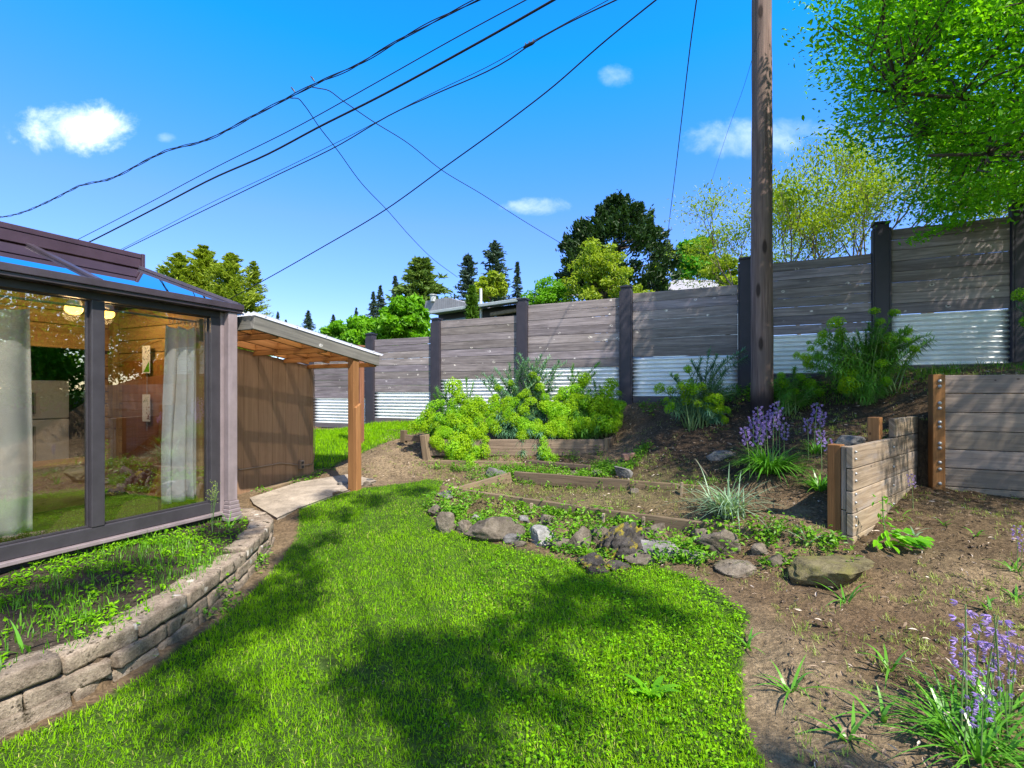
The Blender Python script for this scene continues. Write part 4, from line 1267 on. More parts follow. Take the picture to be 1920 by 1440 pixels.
up_ = thing('upper_planter_box', 'weathered wooden planter box overflowing with lime flowered spurge', 'planter')
y0 = 7.35
e0, e1 = P(803, 830, y0), P(1137, 823.5, y0)
e0[2] = e1[2]
mb = MB(); beam(mb, e0 - UP * .075, e1 - UP * .075, .045, .145, UP); mb.build('front_board', MT['planter'], up_, bevel=.006)
mb = MB(); beam(mb, e0 - UP * .20 - V3(0, .01, 0), e1 - UP * .20 - V3(0, .01, 0), .05, .095, UP); mb.build('front_board', MT['planter'], up_, bevel=.006)
mb = MB(); beam(mb, e1 + V3(.03, -.03, -.09), e1 + V3(.42, .75, .05), .045, .20, UP); mb.build('side_board', MT['planter'], up_, bevel=.006)
mb = MB(); beam(mb, e0 + V3(-.03, .03, -.05), e0 + V3(-.05, .9, .12), .05, .16, UP); mb.build('side_board', MT['planter'], up_, bevel=.006)
mb = MB(); beam(mb, e1 + V3(.0, -.02, -.32), e1 + V3(.0, -.03, .02), .06, .06, BV); mb.build('stake', MT['planter'], up_, bevel=.006)
mb = MB(); beam(mb, e0 + V3(-.0, -.02, -.34), e0 + V3(-.06, -.0, .07), .12, .11, BV); mb.build('corner_post', MT['planter'], up_, bevel=.012)
f0, f1 = P(757, 816, 7.9), P(800, 819, 7.75)
mb = MB(); beam(mb, f0 - UP * .04, f1 - UP * .04, .05, .10, UP); mb.build('return_board', MT['planter'], up_, bevel=.006)
mb = MB(); beam(mb, f0 - UP * .12, f0 + UP * .08, .09, .08, BV); mb.build('stake', MT['planter'], up_, bevel=.006)

for (uv0, uv1, z, h, lab) in (((802, 862), (980, 866), .50, .11, 'rotting board lying under the left of the spurge planter'), ((985, 862), (1107, 872), .505, .07, 'split timber edging step below the planter front'), ((1040, 881), (1122, 884), .41, .04, 'thin half buried board below the timber step')):
    a, b = PZ(*uv0, z), PZ(*uv1, z)
    mb = MB(); beam(mb, a - UP * h / 2, b - UP * h / 2, .07, h, UP)
    tag(mb.build('edging_board', MT['planter'], org=tuple((a + b) / 2), bevel=.01), lab, 'board')
# ------------------------------------------------------------------ rocks
ROCKS = [  # centre px, width px, height px, material, label, depth ratio, tilt, pits
    (835, 926, 36, 20, 'rock_slate', 'flat grey stone against the left corner of the low planter frame', 1., (0, .1), 0),
    (838, 978, 46, 42, 'rock', 'rounded brown rock at the left end of the rock edging', .9, (.1, 0), 0),
    (925, 990, 98, 54, 'rock', 'large blocky brown rock beside the rounded left rock', .7, (.0, .1), 0),
    (893, 971, 22, 12, 'rock_pale', 'small white stone behind the large blocky brown rock', .8, (0, 0), 0),
    (1014, 1000, 64, 30, 'rock_pale', 'pale speckled rounded rock in the rock edging', 1., (0, 0), 0),
    (1086, 1010, 56, 56, 'rock', 'upright cracked brown rock left of the dark lava rock', .6, (.35, .1), 0),
    (1180, 1012, 98, 60, 'rock_lava', 'pitted dark lava rock with yellow moss', .8, (-.35, .1), .22),
    (1110, 1054, 58, 34, 'rock_lava', 'low dark lava lump at the lawn edge', .9, (0, 0), .16),
    (1238, 1022, 84, 50, 'rock_slate', 'smooth grey slate rock right of the lava rock', .8, (.15, .1), 0),
    (1226, 991, 56, 22, 'rock', 'flat tan rock lying behind the grey slate rock', .8, (0, 0), 0),
    (1028, 973, 34, 26, 'rock', 'small tan rock just behind the pale rock', .9, (0, 0), 0),
    (984, 971, 26, 20, 'rock_slate', 'small grey stone among weeds behind the large blocky rock', .9, (0, 0), 0),
    (1352, 1015, 88, 50, 'rock', 'tilted slab of brown rock leaning among weeds', .55, (.5, .1), 0),
    (1387, 1058, 76, 26, 'rock', 'flat half buried rock below the tilted slab', .9, (0, 0), 0),
    (1546, 1056, 148, 74, 'rock_moss', 'big flat topped mossy rock in front of the low timber wall', .75, (-.06, .08), 0),
    (973, 1020, 26, 16, 'rock', 'little brown stone at the lawn edge by the pale rock', .9, (0, 0), 0),
    (1167, 880, 38, 32, 'rock_slate', 'pointed grey rock right of the timber step', .9, (.2, 0), 0),
    (932, 884, 34, 28, 'rock_slate', 'pointed pale grey stone above the low planter corner', .8, (.3, 0), 0),
    (1122, 886, 36, 18, 'rock', 'rounded brown stone at the low planter back board', .9, (0, 0), 0),
    (1076, 888, 26, 14, 'rock', 'small stone half hidden behind the low planter back board', .9, (0, 0), 0),
    (1357, 848, 50, 26, 'rock_slate', 'dark round rock in the mound left of the bluebells', .9, (0, 0), 0),
    (1594, 820, 56, 30, 'rock_slate', 'dark flat rock behind the low timber wall', .9, (0, 0), 0),
    (1428, 1030, 40, 20, 'rock', 'brown stone right of the tilted slab', .9, (0, 0), 0),
    (643, 905, 24, 12, 'rock_slate', 'small grey stone on the ground left of the cedar post', .9, (0, 0), 0),
    (693, 899, 14, 10, 'rock_slate', 'tiny grey stone right of the cedar post', .9, (0, 0), 0),
    (690, 908, 24, 10, 'rock', 'flat brown stone at the lawn edge by the cedar post', .9, (0, 0), 0),
    (872, 988, 32, 26, 'rock', 'small dark stone wedged between the rounded left rock and the blocky rock', .9, (.1, 0), 0),
    (962, 1006, 34, 26, 'rock_slate', 'grey stone tucked against the pale speckled rock on its left', .9, (0, .1), 0),
    (1050, 1019, 36, 28, 'rock', 'brown stone filling the gap right of the pale speckled rock', .9, (0, 0), 0),
    (1128, 1000, 44, 34, 'rock', 'rough brown rock behind the upright cracked rock', .8, (.2, 0), 0),
    (1158, 1062, 40, 20, 'rock_lava', 'flat dark chip in front of the pitted lava rock', .9, (0, 0), .1),
    (1205, 1046, 60, 26, 'rock', 'low brown slab at the foot of the smooth grey slate rock', .8, (0, .1), 0),
    (1292, 1036, 50, 28, 'rock_slate', 'grey rock halfway between the slate rock and the tilted slab', .9, (.1, 0), 0),
    (1318, 1000, 40, 24, 'rock', 'brown stone peeping out above the tilted slab', .9, (0, 0), 0),
    (1458, 1046, 44, 24, 'rock', 'brown stone touching the big mossy rock on its left', .9, (0, 0), 0),
    (814, 956, 28, 20, 'rock', 'reddish stone at the leftmost tip of the rock edging', .9, (0, 0), 0),
    (1188, 919, 16, 12, 'rock', 'small stone lying in the bare planter soil', .9, (0, 0), 0),
]
for i, (u, v, w_, h_, mat, lab, dr, tilt, pits) in enumerate(ROCKS):
    c = G(u, v + h_ * .38); s = c[1] / FPX
    mb = MB(); rock_mesh(mb, c + UP * h_ * s * .20 + V3(0, .0, 0), (w_ * s * 1.26, w_ * s * dr * 1.1, h_ * s * 1.45), 40 + i * 7, .09, 11 if not pits else 5, RR.uniform(-.3, .3), pits, tilt, .36 if mat in ('rock_moss', 'rock_slate') else 0)
    tag(mb.build('rock', MT[mat], org=tuple(c), smooth=True), lab, 'rock', 'rocks edging the beds')
c = G(1178, 862); mb = MB(); box(mb, c + UP * .045, .19, .10, .09, (1, .3, .1))
tag(mb.build('brick', MT['soil_block'], org=tuple(c), bevel=.01), 'broken red brick on the slope right of the planter', 'brick')

# ------------------------------------------------------------------ grass and ground cover
def scatter(poly, n, dens=None):
    P_ = np.array(poly); lo, hi = P_.min(0), P_.max(0)
    q = rng.random((n, 2)) * (hi - lo) + lo
    k_ = inpoly(q[:, 0], q[:, 1], poly)
    if dens is not None: k_ &= rng.random(n) < dens(q[:, 0], q[:, 1])
    q = q[k_]
    return np.c_[q, H(q[:, 0], q[:, 1])]


def inview(q, m=.9, ylo=1.5): return q[(np.abs(q[:, 0]) < q[:, 1] * 1.06 + m) & (q[:, 1] > ylo)]


def tuft_dirs(n, lean=.45):
    a = rng.random(n) * 2 * np.pi; l = rng.random(n) ** 1.2 * lean
    return np.stack([np.cos(a) * l, np.sin(a) * l, np.ones(n)], 1)


bare = [G(548 + 60, 1245), G(1010, 1262), G(690, 1260)]


def lawn_density(x, y):
    d = .55 + .45 * fbm(x, y, 1.7)
    for b in bare: d *= 1 - .93 * np.exp(-(((x - b[0]) / .13) ** 2 + ((y - b[1]) / .07) ** 2))
    near = np.clip(1.35 - y * .10, .5, 1)
    edge = np.clip((1.5 + .6 * (fbm(x, y, 3.5) - .5) - x) * 4, .06, 1)
    return d * near * edge


q = inview(scatter(LAWN, 420000, lawn_density))
n = len(q); pat = fbm(q[:, 0], q[:, 1], 1.3)
mb = MB()
r = np.clip(.55 * rng.random(n) + .75 * (pat - .18), 0, .9)
r[rng.random(n) < .02 + .34 * np.clip(fbm(q[:, 0] + 7, q[:, 1], 2.4) - .5, 0, 1)] = .97
blades(mb, q - UP * .005, tuft_dirs(n, .8), (.020 + .034 * rng.random(n) ** 1.4) * (.7 + .7 * pat), .0029 + .0018 * rng.random(n), .1 + rng.random(n) * .6, 3, r)
o = mb.build('lawn', MT['grass']); tag(o, 'bright green lawn curving between the rocks and the block wall', 'grass', kind='stuff')

q = inview(scatter(LAWN2, 60000, lambda x, y: .5 + .5 * fbm(x, y, 1.5)))
mb = MB(); n = len(q)
blades(mb, q - UP * .005, tuft_dirs(n, .5), .05 + .05 * rng.random(n), .007, rng.random(n) * .5, 3, np.clip(.25 + .6 * rng.random(n), 0, .9))
tag(mb.build('back_lawn', MT['grass']), 'green grass rising behind the cedar post to the fence', 'grass', kind='stuff')


def rosettes(mb, q, nl, size, lift, tilt=.5, asp=.42):
    n = len(q); m = n * nl
    Q = np.repeat(q, nl, 0); a = rng.random(m) * 2 * np.pi
    sz = size * (.6 + .7 * rng.random(m)); rr_ = sz * (.5 + .8 * rng.random(m))
    hh = lift * (.3 + .9 * rng.random(m)) * np.repeat(.5 + rng.random(n), nl)
    ax = np.stack([np.cos(a), np.sin(a), rng.normal(size=m) * tilt], 1)
    C = Q + np.stack([np.cos(a) * rr_, np.sin(a) * rr_, hh], 1)
    leaves(mb, C, sz, ax, np.tile(UP, (m, 1)) + rng.normal(size=(m, 3)) * .35, asp)


q = inview(scatter(LAWN, 26000, lambda x, y: np.clip((x + .6) * .55 + .5 * (fbm(x, y, 2.2) - .45) * 2, .03, 1)))
mb = MB(); rosettes(mb, q, 3, .017, .042, .4, .62)
tag(mb.build('clover', MT['clover']), 'clover leaves mixed into the right side of the lawn', 'clover', kind='stuff')

# bed beside the sunroom
q = inview(scatter(POLY_BED, 40000, lambda x, y: np.clip(2.6 * fbm(x, y, 2.6) - 1.0, .03, 1)), 1.6, 1.0)
mb = MB(); n = len(q); pt = fbm(q[:, 0], q[:, 1], 2.5)
blades(mb, q, tuft_dirs(n, .5), .03 + .10 * rng.random(n) ** 2.5 * (.4 + pt), .004 + .004 * rng.random(n), rng.random(n) * .6, 3, np.clip(.8 * rng.random(n) + .3 * (pt - .4), 0, 1))
tag(mb.build('bed_grass', MT['grass_bed']), 'patchy unmown grass in the raised bed', 'grass', kind='stuff')
q = inview(scatter(POLY_BED, 9000, lambda x, y: np.clip(fbm(x + 5, y, 3) * 2 - .7, 0, 1)), 1.6, 1.0)
mb = MB(); rosettes(mb, q, 5, .028, .03, .4, .4); tag(mb.build('bed_weeds', MT['clover']), 'small leafy weeds in the raised bed', 'weeds', kind='stuff')

# rampant weeds around the rocks and low planter
q = inview(scatter(WEEDB, 6500, lambda x, y: np.clip(.3 + 3.0 * (fbm(x, y, 3.2) - .46), .03, 1)))
mb = MB(); rosettes(mb, q, 6, .040, .05, .5, .45)
q = inview(scatter(WEEDB, 1300, lambda x, y: np.clip(3.5 * (fbm(x + 3, y, 3.2) - .42), 0, 1))); rosettes(mb, q, 9, .045, .12, .6, .5)
q2 = scatter([(-.9, 6.9), (2.0, 6.9), (1.5, 6.2), (-.4, 6.3)], 2600, lambda x, y: np.clip(fbm(x, y, 3) * 2.6 - .75, 0, 1)); rosettes(mb, q2, 6, .032, .07)
q2 = scatter([(2.1, 8.1), (3.3, 7.7), (5.5, 6.7), (5.0, 6.2), (3.5, 6.9), (2.2, 7.5)], 5200, lambda x, y: np.clip(fbm(x, y, 2) * 2.6 - .75, 0, 1)); rosettes(mb, q2, 6, .04, .08)
q2 = np.array([on_shed(u, v, .06 + .05 * RR.random()) for u, v in ((551, 912), (556, 908), (572, 905), (578, 902), (585, 900), (592, 899), (600, 898), (608, 897), (564, 905), (536, 922), (483, 932), (476, 934))]); q2[:, 2] = H(q2[:, 0], q2[:, 1])
rosettes(mb, np.repeat(q2, 4, 0) + rng.normal(size=(len(q2) * 4, 3)) * V3(.05, .05, .0), 6, .035, .05)
for u, v in ((385, 1130), (400, 1100), (430, 1120), (372, 1165), (415, 1140), (478, 1050), (487, 1070), (495, 1062)):
    c = G(u, v); rosettes(mb, np.tile(c, (9, 1)) + rng.normal(size=(9, 3)) * V3(.05, .05, .03), 7, .032, .06)
L_ = []
for p0, p1, m in ((c1, c2, 120), (c3, c4, 90), (c1, c3, 40), (e0 - V3(0, .12, 0), e1 - V3(0, .12, 0), 70), (PZ(802, 872, .45), PZ(1120, 884, .42), 90)):
    t = rng.random((m, 1)); s_ = p0 * (1 - t) + p1 * t + rng.normal(size=(m, 3)) * V3(.05, .07, 0); s_[:, 2] = H(s_[:, 0], s_[:, 1]); L_.append(s_)
L_ = np.concatenate(L_); rosettes(mb, L_[::2], 6, .036, .08, .5, .45)
Q = np.repeat(L_, 7, 0) + rng.normal(size=(len(L_) * 7, 3)) * V3(.03, .03, 0)
blades(mb, Q, tuft_dirs(len(Q), .8), .04 + .09 * rng.random(len(Q)) ** 1.5, .005, rng.random(len(Q)) * .6, 3)
tag(mb.build('leafy_weeds', MT['weeds']), 'low leafy weeds spreading between rocks and boards', 'weeds', kind='stuff')

# sparse tufts over all bare soil
SOIL = [(-2.4, 9.2), (-.6, 8.9), (2, 8.1), (5.6, 6.6), (5.8, 5.4), (6.4, 4.2), (6, 2.5), (3.4, 1.5), (1.0, 1.5), (1.35, 2.4), (1.75, 3.2), (1.6, 3.75), (-.8, 4.9), (-1.0, 6.6), (-2.1, 6.6)]
q = inview(scatter(SOIL, 15000, lambda x, y: np.clip(fbm(x, y, 1.5) * 2.8 - .95, .04, 1) * np.where(inpoly(x, y, LAWN), 0, 1)))
mb = MB(); m = 9; Q = np.repeat(q, m, 0) + rng.normal(size=(len(q) * m, 3)) * V3(.018, .018, 0)
blades(mb, Q, tuft_dirs(len(Q), 1.1), .02 + .055 * rng.random(len(Q)) ** 1.5, .0042, rng.random(len(Q)) * .6, 3)
tag(mb.build('soil_tufts', MT['drygrass']), 'thin yellow green tufts scattered over the bare soil', 'grass', kind='stuff')
q = inview(scatter([(3.5, 7.3), (6.3, 6.25), (6.2, 5.3), (5.0, 5.6), (4.3, 6.2), (3.7, 6.7)], 16000, lambda x, y: np.clip(2.4 * fbm(x, y, 1.8) - .65, .05, 1)))
mb = MB(); n = len(q); blades(mb, q, tuft_dirs(n, .8), .04 + .11 * rng.random(n) ** 1.6, .006, rng.random(n) * .7, 3)
tag(mb.build('fence_foot_grass', MT['grass_bed']), 'rough green grass along the foot of the right end of the fence', 'grass', kind='stuff')
# bark flakes and twigs
q = inview(scatter(SOIL, 60000, lambda x, y: np.where(inpoly(x, y, LAWN), 0, .3 + .6 * vnoise(x, y, 2))))
mb = MB(); n = len(q); ax = rng.normal(size=(n, 3)) * V3(1, 1, .25)
leaves(mb, q + UP * (.012 + .03 * vnoise(q[:, 0], q[:, 1], 9))[:, None], .010 + .045 * rng.random(n) ** 2.5, ax, np.tile(UP, (n, 1)) + rng.normal(size=(n, 3)) * .4, .25)
MT['bark_chip'] = leafmat('bark_chips', (.05, .030, .018), (.36, .27, .19), .0, .9, odd=(.52, .44, .36), spec=.1)
tag(mb.build('bark_chips', MT['bark_chip']), 'shredded bark mulch and dead leaf flakes on the soil', 'mulch', kind='stuff')

# crumbs of earth and small stones on the bare soil
q = inview(scatter(SOIL, 7000, lambda x, y: np.where(inpoly(x, y, LAWN), 0, .12 + .6 * (fbm(x, y, 3) > .55))))
iv, if_ = ico(1); n = len(q)
sz = .005 + .016 * rng.random(n) ** 3
V = iv[None] * (sz[:, None, None] * (.7 + .6 * rng.random((n, len(iv), 1)))) * np.array([1, 1, .7]) + q[:, None] + UP * .004
mb = MB(); mb.add(V.reshape(-1, 3), (if_[None] + np.arange(n)[:, None, None] * len(iv)).reshape(-1, 3), np.repeat(rng.random(n), len(if_)))
MT['crumb'] = stone('soil_crumbs', (.07, .046, .028), (.19, .135, .085), sc=20)
tag(mb.build('soil_crumbs', MT['crumb']), 'crumbs of earth and gravel on the bare soil', 'gravel', kind='stuff')

# ------------------------------------------------------------------ spurge
def head_mesh(seed):
    r = np.random.default_rng(seed)
    mb = MB(); n = 360
    d = unit(r.normal(size=(n, 3))); d[:, 2] = np.where(d[:, 2] < -.35, -d[:, 2], d[:, 2])
    C = d * (.72 + .28 * r.random((n, 1))) * V3(1, 1, 1.12)
    tn = np.cross(d, r.normal(size=(n, 3)))
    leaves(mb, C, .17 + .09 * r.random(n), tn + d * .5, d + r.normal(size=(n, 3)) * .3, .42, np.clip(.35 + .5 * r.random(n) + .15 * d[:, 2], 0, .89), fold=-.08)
    C = unit(r.normal(size=(60, 3))) * .55; leaves(mb, C, .4, rnd=.05 * r.random(60))
    me = mb.mesh('flower_head'); return me


HEADS = {m: [head_mesh(100 + i) for i in range(3)] for m in ('spurge_head', 'spurge_head_deep')}
for m, l in HEADS.items():
    for me in l: me.materials.append(MT[m])


def stem_curve(a, b, n=7, arch=.25):
    t = np.linspace(0, 1, n)[:, None]
    c = a * (1 - t) + b * t
    L = np.linalg.norm(b - a); out = (b - a) * V3(1, 1, 0)
    return c + UP * (np.sin(t * np.pi) * L * arch * .35) - out * (np.sin(t * np.pi) * .12)


def spurge(label, base, spread, heads, tips, nfill, group, leaf='spurge_leaf', headmat='spurge_head', s_leaf=.10):
    root = thing('spurge_shrub', label, 'shrub', tuple(base), group)
    extra = []
    for h in heads:
        for _ in range(RR.choice((0, 1, 1, 2)) if len(heads) > 10 else 0):
            near = sorted(heads, key=lambda q: (q[0] - h[0]) ** 2 + (q[1] - h[1]) ** 2)[1:5]; q = RR.choice(near); t = RR.uniform(.3, .7)
            extra.append((h[0] * t + q[0] * (1 - t) + RR.gauss(0, 7), h[1] * t + q[1] * (1 - t) + RR.gauss(0, 7), h[2] * t + q[2] * (1 - t) + RR.uniform(-.05, .15), RR.uniform(.45, .8) * h[3]))
    heads = list(heads) + extra
    sm, fm = MB(), MB()
    hp = [P(*h[:3]) for h in heads]; tp = [P(*t) for t in tips]
    pts = [(p, .42, 58) for p in hp] + [(p, .30, 150) for p in tp]
    allp = hp + tp
    for _ in range(nfill):
        a, b = RR.choice(allp), RR.choice(allp); t = RR.random()
        c = a * t + b * (1 - t) + V3(0, -.05, 0); s = RR.uniform(.62, 1.0)
        bb = base + (c - base) * V3(s, s, s) + V3(RR.gauss(0, .05), RR.gauss(0, .07), RR.gauss(0, .03)); pts.append((bb, .25, 60))
    for p, t0, nl in pts:
        b0 = base + V3(RR.uniform(-1, 1) * spread[0], RR.uniform(-1, 1) * spread[1], 0); b0[2] = float(H(b0[0], b0[1])) - .03
        if p[2] < b0[2] + .05: b0[2] = p[2] - .05
        cv = stem_curve(b0, p, 8, .3)
        tube(sm, cv, np.linspace(.009, .004, 8), 5)
        t = t0 + (1 - t0) * rng.random(nl) ** .8; t = np.sort(t)
        L = np.linspace(0, 1, 8); C = np.stack([np.interp(t, L, cv[:, k_]) for k_ in range(3)], 1)
        dv = unit(cv[-1] - cv[-3])
        az = np.arange(nl) * 2.4 + RR.random()
        u_ = unit(np.cross(dv, V3(.3, .8, .2))); v_ = np.cross(dv, u_)
        dr = np.cos(az)[:, None] * u_ + np.sin(az)[:, None] * v_ + dv * (.25 + .9 * t[:, None] ** 3)
        blades(fm, C, dr, s_leaf * (.75 + .5 * rng.random(nl)), .0135, .25 + .2 * rng.random(nl), 3, np.clip(.15 + .55 * rng.random(nl) + .25 * t, 0, 1))
    sm.build('stems', MT['stalk'], root, smooth=True)
    fm.build('foliage', MT[leaf], root)
    for h, p in zip(heads, hp):
        rpx = h[3]; r = rpx * h[2] / FPX * RR.uniform(.6, .95)
        d = unit((p - base) * V3(.8, .8, .6) + UP * .25)
        rot = Vector(d).to_track_quat('Z', 'Y').to_euler()
        place(RR.choice(HEADS[headmat if RR.random() < .6 else 'spurge_head_deep']), 'flower_head', None, root, tuple(p - base), rot, (r * RR.uniform(.8, 1.25), r * RR.uniform(.8, 1.25), r * RR.uniform(.7, 1.2)))
    return root


Z7 = lambda x, y: (740 + x / 4.174, 660 + y / 4.174)


def hz7(lst, dep, r): return [(*Z7(x, y), dep(y), r * RR.uniform(.85, 1.2)) for x, y in lst]


dep = lambda y: 8.15 - (y / 900) * 1.05
left_h = [(465, 290), (515, 370), (560, 470), (440, 490), (330, 530), (200, 550), (310, 430), (350, 660), (460, 760), (600, 650), (700, 770), (520, 600), (690, 600), (270, 590), (650, 540), (400, 560), (420, 650), (560, 720), (580, 850), (600, 900), (640, 780), (360, 740), (150, 590), (250, 500), (480, 680), (330, 700), (520, 800), (710, 690), (590, 440)]
mid_h = [(810, 290), (1080, 190), (1135, 285), (910, 250), (1030, 330), (780, 390), (720, 480), (1010, 470), (990, 550), (1000, 660), (1010, 600), (740, 560), (800, 470), (860, 540), (1165, 700), (1170, 780), (1210, 890), (1170, 430), (1120, 560), (690, 440), (900, 430), (1215, 840)]
right_h = [(1410, 295), (1480, 225), (1690, 265), (1650, 350), (1480, 410), (1660, 440), (1740, 560), (1640, 570), (1500, 570), (1390, 570), (1290, 500), (1300, 620), (1720, 450), (1560, 500), (1440, 590), (1360, 640), (1590, 420), (1250, 570), (1740, 500), (1690, 590)]
grp = 'spurge shrubs in the upper planter'
for _ in range(75):
    x = RR.uniform(330, 1740); lo = np.interp(x, [330, 560, 1000, 1500, 1740], [430, 330, 330, 330, 340]); y = RR.uniform(lo, np.interp(x, [330, 700, 900, 1740], [690, 700, 640, 600]))
    (left_h if x < 720 else mid_h if x < 1230 else right_h).append((x, y))
b = V3(-.9, 7.75, 0); b[2] = H(b[0], b[1])
spurge('spurge mound with dense lime flower heads spilling over the left end of the planter', b, (.35, .2), hz7(left_h, dep, 17), [(*Z7(x, y), 8.1) for x, y in ((320, 280), (350, 320), (390, 240), (420, 300), (300, 330), (500, 225), (560, 210), (620, 240), (470, 330))], 170, grp, 'spurge_leaf_green')
b = V3(.25, 7.85, 0); b[2] = H(b[0], b[1])
spurge('tallest spurge with blue green plumes in the middle of the planter', b, (.4, .2), hz7(mid_h, dep, 15), [(*Z7(x, y), RR.uniform(7.9, 8.3)) for x, y in ((970, 15), (1150, 25), (1050, 60), (1220, 35), (1290, 70), (1340, 85), (900, 85), (780, 130), (680, 170), (640, 200), (720, 210), (860, 150), (1000, 110), (1100, 130), (1180, 110), (1250, 150), (960, 180), (830, 210), (1190, 190), (1310, 170), (930, 130), (1080, 90), (1130, 150), (1230, 220), (1270, 280), (1200, 300), (950, 60), (1010, 70), (1110, 60), (1190, 70), (1260, 110), (880, 200), (760, 190), (700, 250))], 230, grp)
b = V3(1.15, 7.85, 0); b[2] = H(b[0], b[1])
spurge('spurge with round lime flower heads at the right end of the planter', b, (.35, .2), hz7(right_h, dep, 17), [(*Z7(x, y), 8.05) for x, y in ((1400, 90), (1380, 140), (1440, 160), (1350, 200), (1610, 85), (1580, 160), (1560, 230), (1540, 300), (1600, 260), (1330, 300), (1420, 380), (1580, 340))], 170, grp, 'spurge_leaf_green')

Z6 = lambda x, y: (1480 + x / 6, 540 + y / 6)
rh = [(955, 265, 15), (1180, 290, 16), (530, 400, 20), (580, 500, 16), (1130, 570, 17), (360, 600, 13), (200, 790, 18), (90, 760, 12), (320, 770, 17), (520, 730, 15), (230, 880, 13), (700, 800, 15), (1020, 860, 18), (640, 960, 19), (680, 1100, 19), (1010, 1070, 20), (1400, 690, 15), (620, 1140, 14), (1090, 1060, 13), (800, 1080, 12)]
b = P(1640, 735, 6.1); b[2] = H(b[0], b[1])
spurge('dark leaved spurge with green flower heads standing against the fence right of the pole', b, (.2, .12), [(*Z6(x, y), 6.0 + RR.uniform(-.15, .15), r) for x, y, r in rh], [(*Z6(x, y), 6.05) for x, y in ((890, 400), (980, 470), (930, 560), (1330, 450), (1380, 480), (1580, 520), (1470, 560), (380, 480), (340, 520), (990, 650), (760, 500), (720, 560), (1620, 580), (860, 470), (1060, 480), (800, 640), (880, 740), (450, 640), (1200, 660), (1300, 560))], 80, 'spurge shrubs along the fence', 'spurge_leaf_green', 'spurge_head')
b = P(1478, 745, 6.45); b[2] = H(b[0], b[1])
spurge('low spurge crouching just right of the pole foot', b, (.12, .1), [(u, v, 6.4, 13) for u, v in ((1470, 722), (1500, 708), (1465, 706), (1490, 735), (1518, 722), (1535, 738))], [(1490, 690, 6.5), (1455, 715, 6.4)], 14, 'spurge shrubs along the fence', 'spurge_leaf_green', 'spurge_head_deep')
Zp = lambda x, y: (1180 + x / 2.595, 380 + y / 2.595)
b = P(1310, 765, 7.0); b[2] = H(b[0], b[1])
spurge('low lime spurge with leggy green plumes left of the pole', b, (.2, .15), [(*Zp(x, y), 6.85 + RR.uniform(-.1, .1), r) for x, y, r in ((285, 815, 11), (150, 908, 13), (205, 915, 13), (200, 1000, 14), (265, 895, 17), (290, 960, 18), (335, 980, 17), (370, 940, 16), (390, 1000, 16), (435, 1010, 17), (460, 1060, 13), (350, 900, 17), (420, 960, 16), (310, 915, 15), (470, 1010, 13))], [(*Zp(x, y), 7.0) for x, y in ((390, 715), (350, 760), (300, 770), (480, 755), (560, 715), (575, 750), (510, 890), (450, 880), (430, 740), (520, 920), (330, 800), (410, 790), (470, 820), (200, 840))], 30, 'spurge shrubs along the fence')
b = P(1945, 700, 5.7); b[2] = H(b[0], b[1])
spurge('spurge at the right picture edge before the last fence post', b, (.1, .1), [(1913, 556, 5.7, 17), (1922, 606, 5.65, 15), (1940, 580, 5.7, 17), (1960, 640, 5.7, 16)], [(1935, 540, 5.8), (1955, 600, 5.8)], 16, 'spurge shrubs along the fence', 'spurge_leaf', 'spurge_head_deep')

# ------------------------------------------------------------------ bluebells, strap leaved plants, tufts
def stalk_mesh(seed, nf, r0=.016, dense=1.):
    """unit tall flower stalk with nodding bells up its top third"""
    r = np.random.default_rng(seed); mb = MB()
    t = np.linspace(0, 1, 7); lean = r.normal(size=2) * .06
    cv = np.stack([lean[0] * t ** 2, lean[1] * t ** 2, t], 1); tube(mb, cv, np.linspace(.009, .005, 7), 5)
    st = mb.mesh('stalk'); st.materials.append(MT['stalk'])
    mb = MB()
    for i in range(nf):
        s = 1 - .36 * (i / nf) ** 1.1; a = i * 2.4 + r.random(); out = .035 + .03 * r.random()
        c = V3(lean[0] * s * s + math.cos(a) * out, lean[1] * s * s + math.sin(a) * out, s - .01)
        d = unit(V3(math.cos(a), math.sin(a), -.35))
        u_ = unit(np.cross(d, UP)); v_ = np.cross(d, u_)
        for j in range(6):
            b_ = j * math.pi / 3; o = math.cos(b_) * u_ + math.sin(b_) * v_
            leaves(mb, [c + d * .024 + o * .014], .056, [d + o * .55], [o], .26, rnd=np.clip(r.normal(.5, .25), 0, 1))
    fl = mb.mesh('blossom'); fl.materials.append(MT['petal'])
    return st, fl


STALKS = [stalk_mesh(300 + i, n_) for i, n_ in enumerate((17, 20, 14))]
SPARSE = [stalk_mesh(320 + i, n_) for i, n_ in enumerate((7, 9, 6))]


def bluebell(label, base, stalks, nleaf, llen, group='bluebells', spread=.07, leafmat_='strap', lw=.017, kinds=None):
    base = np.array(base); root = thing('bluebell_clump', label, 'flowers', tuple(base), group)
    if nleaf:
        mb = MB(); n = nleaf; a = rng.random(n) * 2 * np.pi
        l = .25 + .9 * rng.random(n)
        d = np.stack([np.cos(a) * l, np.sin(a) * l, np.ones(n)], 1)
        bs = base + np.stack([np.cos(a), np.sin(a), 0 * a], 1) * (spread * rng.random((n, 1)))
        blades(mb, bs - UP * .01, d, llen * (.6 + .6 * rng.random(n)), lw * (.7 + .6 * rng.random(n)), .35 + .45 * rng.random(n), 6)
        mb.build('leaf_tuft', MT[leafmat_], root)
    for p, sc in stalks:
        st, fl = RR.choice(kinds or STALKS)
        h = sc
        o = place(st, 'flower_stalk', None, root, tuple(np.array(p) - base - UP * h), (0, 0, RR.random() * 6.3), h)
        f = place(fl, 'blossom', None, o, (0, 0, 0))
    return root


